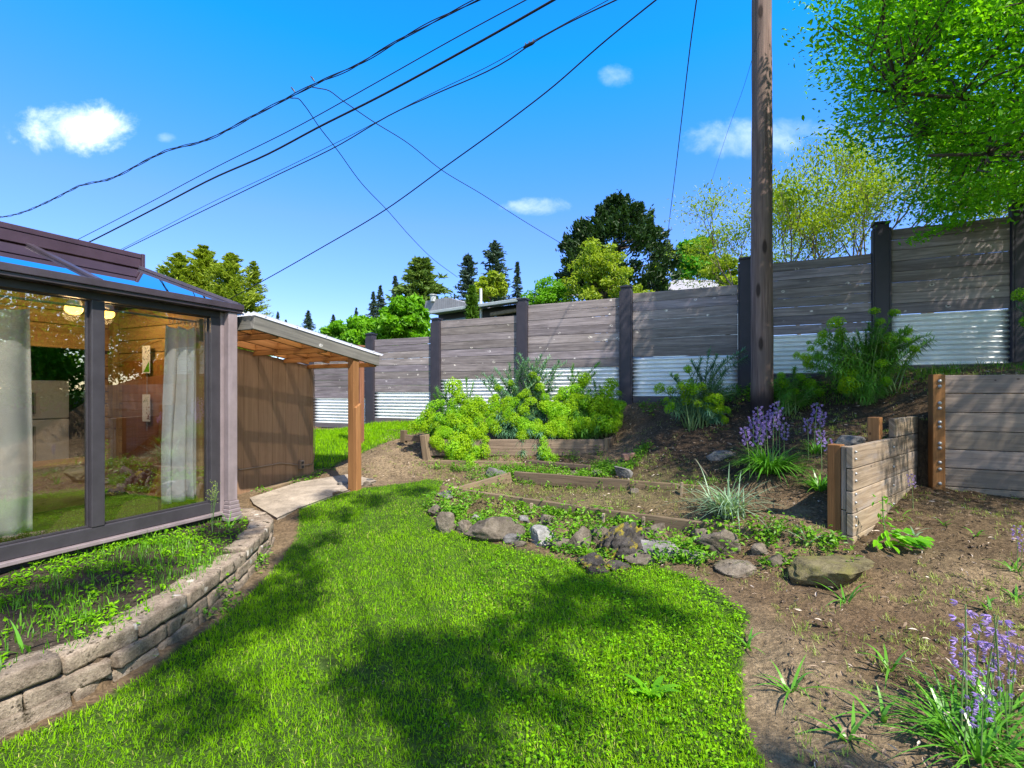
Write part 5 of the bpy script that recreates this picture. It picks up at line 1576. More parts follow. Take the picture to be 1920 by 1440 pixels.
def tops(lst, Z, g=None, hmin=.16):
    out = []
    for u, v in lst:
        p = P(u, v, Z + RR.uniform(-.06, .06)); h = p[2] - float(H(p[0], p[1]))
        out.append((p, max(hmin, min(h + .02, .55))))
    return out


b = G(1442, 884)
bluebell('big clump of violet bluebells with glossy strap leaves in front of the pole', b, tops([(1423, 762), (1435, 770), (1412, 782), (1456, 752), (1449, 772), (1406, 800), (1440, 786), (1470, 792), (1428, 790), (1417, 800), (1462, 764)], b[1]), 340, .56, spread=.15, lw=.017)
b = G(1530, 850)
bluebell('slim bluebells in shade behind the end of the low timber wall', b, tops([(1527, 755), (1533, 770), (1516, 783)], b[1]), 80, .36, spread=.06, lw=.013)
b = G(1538, 918)
bluebell('single bluebell spike beside the orange end post of the low timber wall', b, [(P(1541, 806, b[1]), .42), (P(1552, 822, b[1]), .38)], 90, .34, spread=.06, lw=.014)
b = G(1690, 968); bluebell('pale spent bluebell stalk before the low timber wall', b, [(P(1712, 888, b[1]), .33)], 6, .2, spread=.02)
b = G(1368, 968)
bg = thing('grass_clump', 'grey green clump of long arching blades in the soil left of the bluebells', 'grass clump', tuple(b))
mb = MB(); n = 150; a = rng.random(n) * 2 * np.pi; l = .2 + .8 * rng.random(n)
blades(mb, b + rng.normal(size=(n, 3)) * V3(.05, .05, 0) - UP * .01, np.stack([np.cos(a) * l - .1, np.sin(a) * l, np.ones(n)], 1), .42 + .42 * rng.random(n), .013 + .006 * rng.random(n), .3 + .5 * rng.random(n), 7)
mb.build('blades', MT['bluegrass'], bg)
c = G(1330, 900); mb = MB(); tube(mb, [c, c + V3(-.06, .0, .10), c + V3(-.16, .02, .24)], [.012, .012, .008], 6)
tag(mb.build('dead_stick', MT['twig'], org=tuple(c)), 'pale broken stick poking up beside the grey green clump', 'stick')

STRAPS = [(1585, 1130, 8, .24, 'small strap leaved plant on bare soil below the mossy rock'), (1665, 1254, 8, .26, 'strap leaved plant with one upright stem on bare soil'), (1403, 1215, 6, .17, 'small strap leaved plant at the right lawn edge'),
          (1484, 1300, 9, .25, 'strap leaved plant casting a shadow near the lower right lawn edge'), (1513, 1022, 5, .34, 'arching grey leaves between the mossy rock and low planter'), (1712, 1010, 6, .24, 'strap leaves beside the broad leaved plant'), (1905, 1070, 8, .24, 'strap leaved plant at the right picture edge'),
          (1590, 1388, 8, .22, 'strap leaves at the bottom edge right of the lawn'), (1650, 1352, 8, .22, 'dark strap leaves in shade near the bottom edge'), (1850, 1140, 6, .2, 'thin strap leaves above the lower right bluebells'), (1768, 985, 5, .14, 'tiny green seedling in the shade of the tall timber wall'),
          (1832, 1005, 4, .16, 'single bent blade in front of the tall timber wall'), (430, 990, 12, .30, 'long grass tuft by the downspout elbow'), (487, 1045, 7, .22, 'grass tuft growing out of the block wall joints'), (262, 1235, 14, .09, 'short grass tuft rooted in the block wall'), (42, 1225, 4, .2, 'lone stiff blade in the raised bed')]
for u, v, n, L, lab in STRAPS:
    b = G(u, v); t = thing('strap_plant', lab, 'plant', tuple(b), 'strap leaved plants')
    mb = MB(); a = np.arange(n) * 2.4 + RR.random() * 6; l = .35 + .9 * rng.random(n)
    blades(mb, b + rng.normal(size=(n, 3)) * V3(.012, .012, 0) - UP * .005, np.stack([np.cos(a) * l, np.sin(a) * l, np.ones(n)], 1), L * (.7 + .6 * rng.random(n)), .017 if n < 12 else .008, .25 + .5 * rng.random(n), 6)
    mb.build('leaf_tuft', MT['bluegrass' if u in (1513, 1712) else 'strap'], t)

# lower right corner bluebells (several clumps close to the viewer)
for (u, v, lst, lab) in ((1790, 1372, [(1812, 1130), (1828, 1160), (1846, 1178), (1815, 1200), (1822, 1250), (1803, 1215)], 'bluebells with long leaves left of the group in the lower right corner'),
                         (1880, 1352, [(1860, 1150), (1893, 1170), (1850, 1205), (1862, 1225), (1896, 1200), (1885, 1240), (1875, 1148)], 'bluebells nearest the right picture edge in the lower right corner'),
                         (1838, 1425, [(1890, 1260), (1840, 1300), (1870, 1290), (1805, 1300), (1825, 1330)], 'bluebells lowest in the lower right corner')):
    b = G(u, v, .9); t = tops(lst, b[1], hmin=.2)
    bluebell(lab, b, t, 85, .36, spread=.10, lw=.012, kinds=SPARSE)
b = G(1905, 1120); bluebell('two bluebell heads at the right picture edge on the soil', b, [(P(1908, 985, b[1]), .28), (P(1916, 1010, b[1]), .24)], 10, .2, spread=.02)

# broad leaved plant by the low wall
b = G(1665, 1030)
bp_ = thing('broad_leaf_plant', 'bright green broad leaved plant at the foot of the low timber wall', 'plant', tuple(b))
mb = MB()
for i in range(46):
    a = RR.uniform(-2.4, .5); L = RR.uniform(.03, .26)
    c = b + V3(math.cos(a) * L * 1.3, math.sin(a) * L * .5, .03 + .16 * RR.random() * (1 - L * 2))
    leaves(mb, [c], .06 + .05 * RR.random(), [V3(math.cos(a), math.sin(a) * .6, -.25)], [UP + V3(0, -.5, 0) + rng.normal(size=3) * .25], .38)
for s in range(9):
    a = -.9 + .16 * s; c0 = b + V3(.10 + .10 * RR.random(), -.05 - .08 * RR.random(), .10 - .05 * RR.random())
    leaves(mb, [c0], .13 + .05 * RR.random(), [V3(math.cos(a), math.sin(a), -.25)], [UP + V3(0, -.5, 0) + rng.normal(size=3) * .2], .36)
for z in (.22, .30, .36, .42): leaves(mb, b + V3(-.03, .02, z) + rng.normal(size=(5, 3)) * .03, .05, aspect=.42)
mb.build('leaves', MT['broad'], bp_)
mb = MB(); tube(mb, [b, b + V3(-.02, .02, .2), b + V3(-.03, .02, .42)], .005, 5); mb.build('stem', MT['stalk'], bp_)
# big dandelion-like leaf in the lawn and by the planter
for u, v, L, lab in ((1222, 1310, .20, 'tall jagged weed leaf standing in the lawn'), (1108, 965, .24, 'long dandelion leaves among the rocks in front of the low planter')):
    b = G(u, v); t = thing('dandelion_plant', lab, 'weed', tuple(b)); mb = MB()
    for i in range(6):
        a = i * 2.4; blades(mb, [b], [[math.cos(a) * .7, math.sin(a) * .5, 1]], L * RR.uniform(.7, 1.1), .045, .5, 6, tipw=.2)
    mb.build('leaf_tuft', MT['broad'], t)
# seed head grass by the downspout
b = G(398, 1000); t = thing('seed_grass', 'pale seed head grass standing before the sunroom corner', 'grass', tuple(b))
mb = MB(); hd = MB()
for i in range(5):
    d = V3(RR.uniform(-.12, .12), RR.uniform(-.1, .1), 1); L = RR.uniform(.3, .48)
    tube(mb, [b, b + d * L * .5, b + d * L + V3(.02, 0, 0)], .002, 4)
    leaves(hd, b + d * L * (.75 + .3 * rng.random((26, 1))) + rng.normal(size=(26, 3)) * .018, .012)
mb.build('stems', MT['stalk'], t); hd.build('seed_heads', MT['drygrass'], t)
# ------------------------------------------------------------------ trees
def ground_z(x, y): return float(H(x, y))


def tree(name, label, cat, base, trunk, crown, tmat, cmat, group=None):
    t = thing(name, label, cat, tuple(base), group)
    trunk.build('trunk', MT[tmat], t, smooth=True); crown.build('crown', MT[cmat], t)
    return t


def clump(mb, c, r, n, size, outward=None, flat=.7, aspect=.45):
    d = unit(rng.normal(size=(n, 3))) * (rng.random((n, 1)) ** .45)
    C = np.asarray(c) + d * np.asarray(r) * V3(1, 1, flat)
    nr = d + V3(0, 0, .6) + rng.normal(size=(n, 3)) * .5
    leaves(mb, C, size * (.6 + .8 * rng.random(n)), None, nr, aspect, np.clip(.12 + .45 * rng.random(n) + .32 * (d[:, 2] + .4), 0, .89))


def blob_tree(name, label, u0, u1, v0, Z, cmat, nclump=60, nleaf=110, size=.12, squash=1., vb=None, group=None, cat='tree', depth=.9, seed=0, lump=.3, cr=.34):
    """crown filling px columns u0..u1 with its top at row v0 (its foot hidden behind the fence)"""
    r = np.random.default_rng(900 + seed)
    x = ((u0 + u1) / 2 - 960) / FPX * Z; R_ = (u1 - u0) / 2 * Z / FPX
    zt = CZ - (v0 - HZ) / FPX * Z; gz = ground_z(x, Z)
    zbm = (CZ - (vb - HZ) / FPX * Z) if vb else max(gz + .3, zt - 2.2 * R_ * squash)
    cz, rz = (zt + zbm) / 2, (zt - zbm) / 2
    tr, cr_ = MB(), MB()
    tube(tr, [V3(x, Z, gz - .2), V3(x + .1, Z, (gz + cz) / 2), V3(x, Z, cz + rz * .3)], [.05 * R_ + .05, .04 * R_ + .04, .02], 8)
    for i in range(nclump):
        d = unit(r.normal(size=3)); d[2] = d[2] if d[2] > -.6 else -d[2]
        rad_ = (.62 + .30 * r.random()) if i % 4 else .4 * r.random() + .1
        q = d * rad_ * (1 + lump * (r.random() - .5))
        c = V3(x + q[0] * R_, Z + q[1] * R_ * depth, cz + q[2] * rz)
        if i % 5 == 0: tube(tr, [V3(x, Z, cz - rz * .5), (c + V3(x, Z, cz - rz * .2)) / 2, c], [.02 * R_ + .01, .012 * R_, .005], 5)
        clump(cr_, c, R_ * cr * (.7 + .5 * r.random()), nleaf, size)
    return tree(name, label, cat, V3(x, Z, gz), tr, cr_, 'bark', cmat, group)


def conifer(name, label, u, v, Z, wpx, cmat, nlev=34, nb=9, nq=16, droop=.25, power=.85, seed=0, group=None, jag=.35, thick=.16, zb=None, bare=.0, up=0.0):
    r = np.random.default_rng(700 + seed)
    x = (u - 960) / FPX * Z; zt = CZ - (v - HZ) / FPX * Z; gz = ground_z(x, Z)
    R_ = wpx / 2 * Z / FPX; zlo = zb if zb is not None else gz + .6
    Ht = zt - zlo
    tr, cr_ = MB(), MB()
    tube(tr, [V3(x, Z, gz - .3), V3(x, Z, (gz + zt) / 2), V3(x, Z, zt - .02 * Ht)], [.035 * Ht * .4 + .06, .018 * Ht * .5 + .03, .012], 8)
    allC, allD, allR = [], [], []
    for i in range(nlev):
        t = (i + r.random()) / nlev
        rr_ = R_ * t ** power * (1 - jag / 2 + jag * r.random())
        for j in range(nb):
            if r.random() < bare: continue
            a = r.random() * 6.283; L = rr_ * (.6 + .5 * r.random())
            s = r.random(nq) ** .6
            dx, dy = math.cos(a), math.sin(a)
            C = np.stack([x + dx * L * s, Z + dy * L * s, zt - t * Ht - droop * L * s + up * L * s ** 2 + r.normal(size=nq) * .02 * Ht * thick], 1)
            sd = np.stack([-dy * r.normal(size=nq), dx * r.normal(size=nq), 0 * s], 1) * L * .14
            allC.append(C + sd)
            dd = np.tile(V3(dx, dy, -droop), (nq, 1)) + r.normal(size=(nq, 3)) * .45; allD.append(dd)
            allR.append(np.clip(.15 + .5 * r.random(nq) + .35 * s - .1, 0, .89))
    C = np.concatenate(allC); D = np.concatenate(allD)
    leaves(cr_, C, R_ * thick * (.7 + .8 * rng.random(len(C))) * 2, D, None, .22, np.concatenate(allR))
    return tree(name, label, 'tree', V3(x, Z, gz), tr, cr_, 'bark', cmat, group)


# left: feathery cedars behind the sunroom
g = 'cedars behind the sunroom'
for i, (u, v, w_, lab) in enumerate([(335, 476, 150, 'leftmost feathery yellow green cedar above the sunroom roof'), (382, 463, 150, 'tallest cedar spire above the sunroom roof'), (434, 477, 150, 'cedar between the tallest spire and the thin right spire'), (476, 490, 84, 'thin rightmost cedar spire above the lean-to roof')]):
    conifer('cedar_tree', lab, u, v, 15.5 + .5 * (i % 2), w_, 'cedar_leaf', 64, 10, 30, droop=-.5, power=.62, seed=i, group=g, jag=.8, thick=.05, zb=1.8)
# lime shrubs beyond the fence
blob_tree('leafy_shrub', 'large lime green leafy shrub beyond the fence by the dark house', 705, 806, 557, 14.0, 'lime', 75, 150, .17, vb=690, cat='shrub', seed=1, group='lime shrubs beyond the fence', cr=.3)
blob_tree('leafy_shrub', 'lower lime shrub in the gap left of the largest shrub', 640, 722, 588, 14.5, 'lime', 60, 130, .14, vb=690, cat='shrub', seed=2, group='lime shrubs beyond the fence')
blob_tree('leafy_shrub', 'smallest lime shrub just above the lean-to roof', 590, 662, 606, 15.0, 'lime', 50, 120, .12, vb=690, cat='shrub', seed=3, group='lime shrubs beyond the fence')
# distant firs
g = 'distant dark firs'
for i, (u, v, w_, Z, lab) in enumerate([(521, 585, 22, 75, 'small distant fir nearest the cedars'), (578, 583, 34, 75, 'distant fir above the middle of the lean-to roof'), (536, 600, 24, 85, 'tiny distant fir right of the one nearest the cedars'), (700, 548, 40, 60, 'dark fir left of the three behind the bright pine'),
                                          (713, 537, 44, 62, 'dark fir in the middle of the three behind the bright pine'), (741, 518, 46, 62, 'tallest dark fir behind the left side of the bright pine'), (852, 551, 20, 70, 'tiny fir alone between the pine and the tall firs'), (970, 492, 48, 58, 'drooping fir right of the two tall firs'), (625, 590, 26, 80, 'distant fir peeping over the lime shrubs'), (668, 577, 24, 80, 'distant fir behind the lime shrub gap')]):
    conifer('fir_tree', lab, u, v, Z, w_, 'fir', 70, 4, 9, droop=.22, power=.75, seed=20 + i, group=g, jag=1.0, thick=.13, zb=CZ - (640 - HZ) / FPX * Z)
for i, (u, v, w_, lab) in enumerate([(878, 479, 58, 'left of the two tall open firs'), (928, 454, 66, 'taller right one of the two tall open firs')]):
    conifer('open_fir_tree', lab, u, v, 58, w_, 'fir', 80, 4, 10, droop=-.15, power=.42, seed=40 + i, group='two tall open firs', jag=.9, thick=.15, zb=CZ - (600 - HZ) / FPX * 58, bare=.2)
conifer('pine_tree', 'bright layered pine standing behind the dark house roof', 790, 485, 42, 108, 'pine', 15, 11, 22, droop=-.12, power=.42, seed=50, jag=.5, thick=.13, zb=CZ - (590 - HZ) / FPX * 42)
# dark cypress with its neighbours
def cypress():
    Z = 22.; r = np.random.default_rng(77)
    x0 = (1150 - 960) / FPX * Z; gz = ground_z(x0, Z); tr, cr_ = MB(), MB()
    tube(tr, [V3(x0, Z, gz - .3), V3(x0, Z, 5), V3(x0 + .1, Z, 8)], [.3, .22, .05], 10)
    prof = [(392, 20), (420, 52), (450, 78), (480, 98), (515, 112), (545, 100), (570, 70)]
    for i in range(250):
        v = r.uniform(388, 575); hw = np.interp(v, [p[0] for p in prof], [p[1] for p in prof])
        a = r.random() * 6.283; q = (.45 + .55 * r.random() ** .6)
        R_ = hw * Z / FPX
        c = V3((1152 - 960 + 12 * (v < 430)) / FPX * Z + math.cos(a) * R_ * q, Z + math.sin(a) * R_ * q, CZ - (v - HZ) / FPX * Z)
        d = unit(V3(math.cos(a), math.sin(a), .8)); n = 110
        # upward sweeping fan of sprays
        s = r.random((n, 1)); C = c + d * s * .5 + r.normal(size=(n, 3)) * .2 * (1.1 - s)
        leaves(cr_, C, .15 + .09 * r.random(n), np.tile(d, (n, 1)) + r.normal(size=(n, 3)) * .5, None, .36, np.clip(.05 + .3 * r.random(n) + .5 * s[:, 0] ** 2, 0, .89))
        if i % 7 == 0: tube(tr, [V3(x0, Z, c[2] - .4), c], [.05, .02], 5)
    tree('cypress_tree', 'large dark green cypress beyond the fence, darkest of the trees', 'tree', V3(x0, Z, gz), tr, cr_, 'bark', 'cypress')


cypress()
g = 'yellow green shrubs beyond the fence'
blob_tree('feathery_shrub', 'yellow green feathery shrub in front of the dark cypress', 1062, 1190, 462, 16, 'yellowgreen', 85, 80, .11, vb=600, cat='shrub', seed=5, group=g, lump=.7, cr=.24)
blob_tree('feathery_shrub', 'low olive shrub left of the cypress beyond the fence', 975, 1075, 525, 17, 'lime', 50, 90, .10, vb=600, cat='shrub', seed=6, group=g, lump=.6, cr=.26)
blob_tree('feathery_shrub', 'yellow green shrub low behind the post right of the cypress shrub', 1170, 1230, 530, 15, 'yellowgreen', 30, 70, .10, vb=600, cat='shrub', seed=7, group=g, lump=.6)
blob_tree('round_tree', 'rounded bright green tree behind the grey roof', 1264, 1348, 444, 32, 'roundtree', 70, 110, .30, vb=545, seed=8, cr=.28)
blob_tree('yellow_shrub', 'yellow green bush between the grey roof and the utility pole', 1318, 1402, 480, 14, 'yellowgreen', 60, 90, .10, vb=600, cat='shrub', seed=9, lump=.6, cr=.26)
blob_tree('light_green_tree', 'light yellow green tree behind the dark house roof', 890, 948, 516, 26, 'yellowgreen', 40, 90, .22, vb=575, seed=10, lump=.6)
conifer('arborvitae', 'narrow column shaped arborvitae in front of the dark house', 885, 538, 13.2, 38, 'arbor', 46, 9, 10, droop=-.8, power=.42, seed=60, jag=.2, thick=.22)


# thin limbed trees ------------------------------------------------
def grow(tr, tips, p, d, L, r, depth, rn, spread=.55, upb=.12, mid=None):
    n = 5; pts = [p]; q = p.copy(); dd = d.copy()
    for i in range(n):
        dd = unit(dd + rn.normal(size=3) * .10 + UP * upb * .25); q = q + dd * L / n; pts.append(q)
        if mid is not None and depth <= 2 and i > 1: mid.append((q.copy(), dd.copy()))
    tube(tr, pts, np.linspace(r, r * .62, n + 1), 6 if r > .01 else 4, cap=False)
    if depth == 0: tips.append((q, dd)); return
    nb = 2 if depth > 2 else 3
    for k_ in range(nb):
        ax = unit(np.cross(dd, rn.normal(size=3))); nd = unit(dd + ax * spread * (.6 + .8 * rn.random()) + UP * upb)
        grow(tr, tips, pts[-1 - (k_ % 2)], nd, L * rn.uniform(.62, .85), r * .6, depth - 1, rn, spread, upb, mid)


def sprays(cr_, tips, n, sp, size, rn, flat=.5, droop=.1, aspect=.4):
    for q, d in tips:
        C = q + rn.normal(size=(n, 3)) * sp * V3(1, 1, flat) - UP * droop * rn.random((n, 1)) * sp
        leaves(cr_, C, size * (.4 + 1.0 * rn.random(n)), d + rn.normal(size=(n, 3)) * .8, np.tile(UP, (n, 1)) + rn.normal(size=(n, 3)) * .5, aspect, np.clip(.1 + .78 * rn.random(n), 0, .89))


rn = np.random.default_rng(31)
for (u, Z, lean, lab, H0, dpt) in ((1425, 10.4, (-.15, .0), 'thin limbed yellow green maple peeping out left of the utility pole', 1.25, 5), (1500, 10.0, (.05, .05), 'yellow green maple right behind the utility pole', 1.5, 5), (1590, 10.4, (.22, .05), 'maple with bare pale branches between the two dark posts', 1.55, 5), (1700, 9.6, (.15, .1), 'yellow green maple half hidden behind the tallest fence bay', 1.5, 5)):
    x = (u - 960) / FPX * Z; gz = ground_z(x, Z)
    tr, cr_, tips, mid = MB(), MB(), [], []
    base = V3(x, Z, gz - .1)
    for s in range(3):
        d0 = unit(V3(lean[0] + rn.normal() * .28, lean[1] + rn.normal() * .2, 1.))
        grow(tr, tips, base + V3(.06 * s, 0, 0), d0, H0, .042, dpt - 1, rn, .52, .14, mid)
    sprays(cr_, tips, 62, .24, .066, rn); sprays(cr_, mid[::3], 20, .18, .062, rn)
    tree('maple_tree', lab, 'tree', base, tr, cr_, 'twig', 'maple', 'maples behind the fence')

# overhanging tree at the right
rn = np.random.default_rng(8)
tb = V3(8.3, 3.9, 0); tb[2] = ground_z(8.3, 3.9) - .2
tr, cr_, cen = MB(), MB(), []
VIS = [(1540, 20), (1525, 90), (1560, 165), (1620, 185), (1590, 240), (1650, 300), (1700, 335), (1712, 395), (1760, 420), (1800, 415), (1840, 385), (1925, 360), (2600, 380), (2600, -900), (1540, -900)]
Cc, Rc = V3(7.0, 4.4, 5.7), V3(3.9, 3.0, 2.9)
tries = 0
while len(cen) < 760 and tries < 40000:
    tries += 1
    d = unit(rn.normal(size=3)) * rn.random() ** .38
    c = Cc + d * Rc
    if c[1] < 1.4 or c[2] < 2.6: continue
    u, v = 960 + c[0] / c[1] * FPX, HZ - (c[2] - CZ) / c[1] * FPX
    gap = fbm(np.array(c[0] * .8 + c[2] * .6), np.array(c[1] + c[2] * .5), 1.1)
    if u > 1990 and (rn.random() < .35 or gap < .545): continue
    if gap < (.385 if u < 1990 else .43): continue
    if u < 1990 and not inpoly(np.array([u]), np.array([v]), VIS)[0]: continue
    cen.append(c)
for s in np.linspace(.3, 3.4, 15):
    for z0 in (.35, .75, 1.15, 1.55):
        if rn.random() < .12: continue
        p = R2P + BV * s + UP * z0; t = rn.uniform(3.6, 4.8); c = p + V3(.4486, -.6745, 1.) * t + rn.normal(size=3) * .08
        if 960 + c[0] / max(c[1], .3) * FPX > 2000: cen.append(c)
trunk_top = V3(8.1, 4.0, 3.4)
tube(tr, [tb, tb + V3(.05, 0, 1.2), trunk_top], [.20, .16, .13], 12)
limbs = []
for i in range(11):
    a = math.pi + (i / 11 - .5) * 5.2; el = rn.uniform(.1, .9)
    e = trunk_top + V3(math.cos(a) * 3.1, math.sin(a) * 2.3, 3.2 * el + .3)
    m = (trunk_top + e) / 2 + V3(0, 0, .35) + rn.normal(size=3) * .12
    pth = np.array([(1 - t) ** 2 * trunk_top + 2 * t * (1 - t) * m + t * t * e for t in np.linspace(0, 1, 9)])
    tube(tr, pth, np.linspace(.095, .02, 9), 7); limbs.append(pth)
for e in (V3(4.3, 5.0, 3.95), V3(4.0, 5.0, 4.6), V3(4.6, 5.4, 4.4)):
    m = (trunk_top + e) / 2 + V3(.1, .1, .15); pth = np.array([(1 - t) ** 2 * trunk_top + 2 * t * (1 - t) * m + t * t * e for t in np.linspace(0, 1, 9)])
    tube(tr, pth, np.linspace(.07, .014, 9), 7); limbs.append(pth)
LP_ = np.concatenate(limbs)
for c in cen:
    k_ = np.argmin(np.linalg.norm(LP_ - c, axis=1)); p = LP_[k_]
    L = np.linalg.norm(c - p)
    if L < 1.5:
        m = (p + c) / 2 + rn.normal(size=3) * .08; pth = [p, m, c, c + (c - p) / max(L, .1) * .12]
        tube(tr, pth, [.014, .010, .006, .003], 4, cap=False)
sprays(cr_, [(c, unit(c - V3(8, 4, 4.5))) for c in cen], 165, .19, .060, rn, .42, .25, .42)
for t in np.linspace(0, 1, 16):      # sprig hanging in front of the fence
    c = V3(0, 0, 0) + (1 - t) * P(1835, 395, 5.3) + t * P(1712, 452, 5.3)
    sprays(cr_, [(c, V3(-.9, 0, -.3))], 22, .055, .05, rn)
tree('overhanging_tree', 'fresh green leafy tree reaching over the fence from the right', 'tree', tb, tr, cr_, 'bark', 'canopy')

# tree behind the viewer that shades parts of the lawn
rn = np.random.default_rng(19)
SH = [(545, 1050, .2), (500, 1110, .2), (610, 1010, .15), (572, 1030, .18), (566, 1080, .22), (560, 1120, .2), (450, 1150, .25), (520, 1160, .25), (400, 1190, .25), (350, 1230, .28), (380, 1320, .26), 
      (720, 1225, .26), (800, 1215, .28), (690, 1290, .22), (790, 1300, .26), (880, 1225, .28), (880, 1310, .26), (960, 1195, .26), (1010, 1140, .24), (1060, 1105, .25), (1130, 1103, .25), (1200, 1133, .22), (1258, 1160, .17), (1060, 1160, .22), (1150, 1165, .15), (950, 1285, .15), (1040, 1255, .13), (1050, 1335, .15), (820, 1410, .2),
      (620, 930, .2), (700, 938, .25), (780, 920, .25), (650, 965, .2), (570, 965, .2), (230, 1075, .33), (70, 1115, .35), (430, 1000, .25), (1480, 1425, .15), (1600, 1430, .14)]
tr, cr_ = MB(), MB()
b0 = V3(4.2, -5.0, 0); tt = V3(4.0, -4.8, 5.2)
tube(tr, [b0, b0 + V3(0, .1, 2), tt], [.24, .19, .15], 12)
for (u, v, r_) in SH:
    gpt = G(u, v, .8); z = rn.uniform(6.4, 8.8)
    c = gpt + V3(.4486, -.6745, 1.) * (z - gpt[2])
    n = int(560 * r_ * r_ / .09 * .35)
    clump(cr_, c, r_ * 1.05, n, .10, flat=.8)
    m = (tt + c) / 2 + rn.normal(size=3) * .2; tube(tr, [tt, m, c], [.022, .010, .004], 5)
for i in range(60):       # rest of its crown, well behind
    c = V3(4.6, -5.2, 8.0) + unit(rn.normal(size=3)) * rn.random() ** .4 * V3(2.4, 2.2, 1.8)
    gx = c - V3(.4486, -.6745, 1.) * c[2]
    if gx[1] > .9: continue
    clump(cr_, c, .5, 160, .10)
tree('shade_tree', 'leafy tree behind the viewer whose shade falls across the lawn', 'tree', b0, tr, cr_, 'bark', 'canopy')

# trees off to the right, mirrored in the sunroom glass
for i, (x, y, R_, zt) in enumerate(((12.0, 2.2, 2.9, 6.5), (13.5, 6.4, 3.0, 8.0), (11.5, -2.5, 2.9, 5.6))):
    tr, cr_ = MB(), MB(); gz = ground_z(x, y)
    tube(tr, [V3(x, y, gz - .2), V3(x, y, zt * .7)], [.2, .08], 8)
    for k_ in range(130):
        d = unit(rng.normal(size=3)) * (.5 + .5 * rng.random())
        clump(cr_, V3(x, y, (zt + gz) / 2) + d * V3(R_, R_, (zt - gz) / 2), R_ * .34, 90, .16)
    tree('garden_tree', ('dense green tree right of the garden mirrored in the sunroom glass', 'tallest green tree right of the garden beyond the timber wall', 'low green tree at the right of the garden nearest the viewer')[i], 'tree', V3(x, y, gz), tr, cr_, 'bark', 'lime', 'trees right of the garden')

for i, (x, y) in enumerate(((10.2, -4.6), (10.4, -2.2), (10.3, .2), (10.4, 2.6), (10.2, 5.0))):
    tr, cr_ = MB(), MB(); gz = ground_z(x, y)
    tube(tr, [V3(x, y, gz - .2), V3(x, y, gz + 2.4)], [.09, .03], 6)
    for k_ in range(60):
        d = unit(rng.normal(size=3)) * (.4 + .6 * rng.random()); d[2] = abs(d[2])
        clump(cr_, V3(x, y, gz + .3) + d * V3(1.25, 1.3, 3.2), .5, 90, .12)
    tree('hedge_shrub', 'dense green hedge shrub right of the garden mirrored in the sunroom glass', 'shrub', V3(x, y, gz), tr, cr_, 'bark', 'roundtree', 'hedge right of the garden')

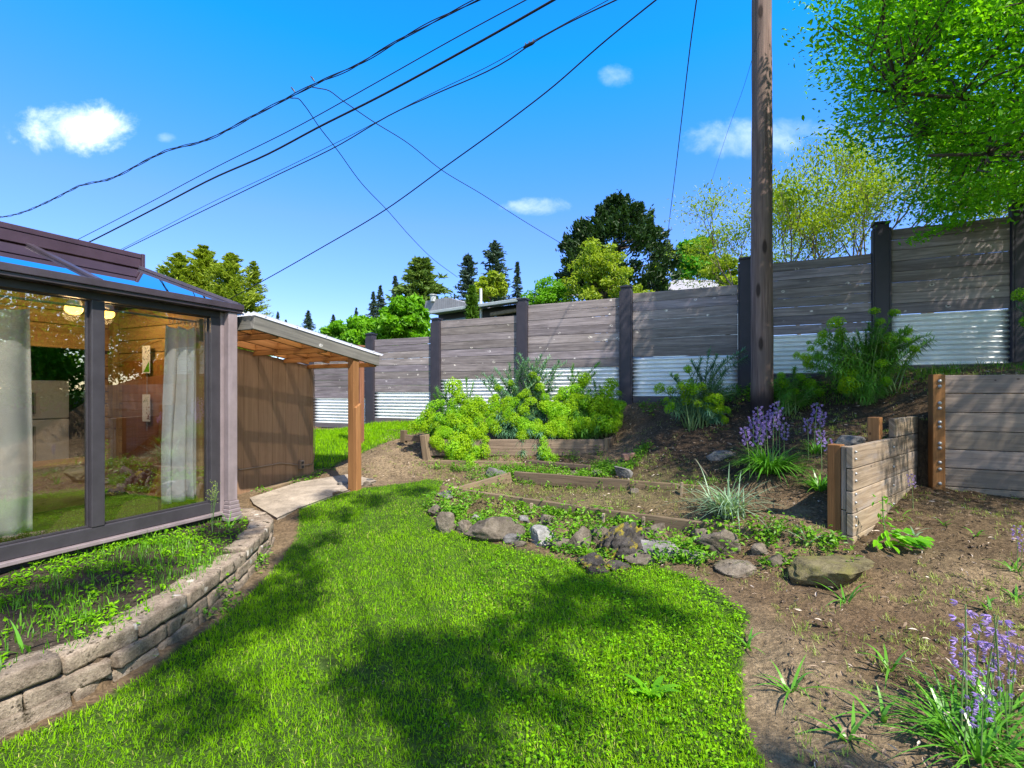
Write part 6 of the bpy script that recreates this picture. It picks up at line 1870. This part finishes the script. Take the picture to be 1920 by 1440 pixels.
# ------------------------------------------------------------------ houses beyond the fence
def dark_house():
    a, b = P(794, 584, 21.0), P(996, 562.5, 17.6)
    z = (a[2] + b[2]) / 2; a[2] = b[2] = z
    d = unit(b - a); n = V3(-d[1], d[0], 0)      # away from the viewer
    h = thing('dark_house', 'dark low house with white gutter beyond the fence', 'house', tuple((a + b) / 2 - UP * (z - 1)))
    q = lambda s, o, zz: a + d * s + n * o + UP * (zz - z)
    L = np.linalg.norm(b - a)
    mb = MB(); hexa(mb, [q(.3, .6, .5), q(L, .6, .5), q(L, 5, .5), q(.3, 5, .5), q(.3, .6, z - .02), q(L, .6, z - .02), q(L, 5, z - .02), q(.3, 5, z - .02)]); mb.build('wall', MT['house_dark'], h)
    mb = MB(); rz = z + .62
    hexa(mb, [q(0, .0, z - .02), q(L + .3, .0, z - .02), q(L + .3, 3.2, rz - .04), q(0, 3.2, rz - .04), q(0, 0, z + .04), q(L + .3, 0, z + .04), q(L + .3, 3.2, rz), q(0, 3.2, rz)]); ro = mb.build('roof', MT['shingle'], h)
    mb = MB(); beam(mb, q(-.02, -.07, z - .03), q(L + .3, -.07, z - .03), .11, .13); mb.build('gutter', MT['gutter_white'], h, bevel=.02)
    mb = MB(); beam(mb, q(.1, .55, z - .55), q(L * .45, .55, z - .55), .06, .5); w1 = mb.build('window', MT['house_blue'], h)
    mb = MB(); beam(mb, q(L * .62, .55, z - .58), q(L, .55, z - .58), .06, .55); mb.build('window', MT['window_blue'], h)
    mb = MB(); beam(mb, q(L * .62, .30, z - .36), q(L * .98, .30, z - .30), .16, .16); mb.build('awning_roll', MT['twig'], h, bevel=.05)
    # taller rear wing
    c = P(812, 562, 25.); r0, r1 = c + d * -.6, c + d * 2.6
    mb = MB(); e = .62
    pts = [c + d * -.75 + n * 0, c + d * 2.8]
    hexa(mb, [c + d * -.7 - UP * .6, c + d * 2.9 - UP * .6, c + d * 2.9 + n * 3 - UP * .6, c + d * -.7 + n * 3 - UP * .6, c + d * -.55, c + d * 1.0, c + d * 1.0 + n * 3, c + d * -.55 + n * 3]); mb.build('roof', MT['shingle'], h)
    mb = MB(); tube(mb, [c + d * .0 - UP * .1, c + d * .0 + UP * .22], .15, 10); tube(mb, [c + UP * .22, c + UP * .27], .2, 10); mb.build('roof_vent', MT['gutter_white'], ro)
    pv = P(902, 592, 19.3)
    mb = MB(); tube(mb, [pv - UP * .3, P(901.5, 541, 19.3)], .055, 8); mb.build('vent_pipe', MT['white_plastic'], ro)


dark_house()
def grey_house():
    Z = 24.; rl, rr_ = P(1262, 525, Z + 3), P(1335, 517, Z + 3); rr_[2] = rl[2]
    el, er = P(1215, 565, Z), P(1405, 565, Z); el[2] = er[2] = CZ - (565 - HZ) / FPX * Z
    h = thing('grey_roof_house', 'house with pale grey shingle roof and brick chimney beyond the fence', 'house', (el[0] + 2, Z + 2, 1))
    bl, br = el + V3(0, 6, 0), er + V3(0, 6, 0)
    mb = MB()
    V = np.array([el, er, br, bl, rl, rr_]); mb.add(V, [np.array([[0, 1, 5, 4], [2, 3, 4, 5]]), np.array([[1, 2, 5], [3, 0, 4]])]); ro = mb.build('roof', MT['shingle'], h)
    m = ro.modifiers.new('thick', 'SOLIDIFY'); m.thickness = .12
    mb = MB(); i_ = .35
    hexa(mb, [V3(el[0] + i_, Z + i_, .5), V3(er[0] - i_, Z + i_, .5), V3(er[0] - i_, Z + 6 - i_, .5), V3(el[0] + i_, Z + 6 - i_, .5), V3(el[0] + i_, Z + i_, el[2] - .05), V3(er[0] - i_, Z + i_, el[2] - .05), V3(er[0] - i_, Z + 6 - i_, el[2] - .05), V3(el[0] + i_, Z + 6 - i_, el[2] - .05)]); mb.build('wall', MT['house_blue'], h)
    c = P(1233, 545, Z + .8); mb = MB(); box(mb, c - UP * .6, .5, .5, 2.0); ch = mb.build('chimney', MT['clay'], ro, bevel=.02)
    mb = MB(); box(mb, c + UP * .43, .6, .6, .08); mb.build('chimney_cap', MT['concrete'], h)
    c = P(1283, 527, Z + 2.6); mb = MB(); tube(mb, [c - UP * .4, c + UP * .12], .06, 8); mb.build('vent_pipe', MT['white_plastic'], h)


grey_house()
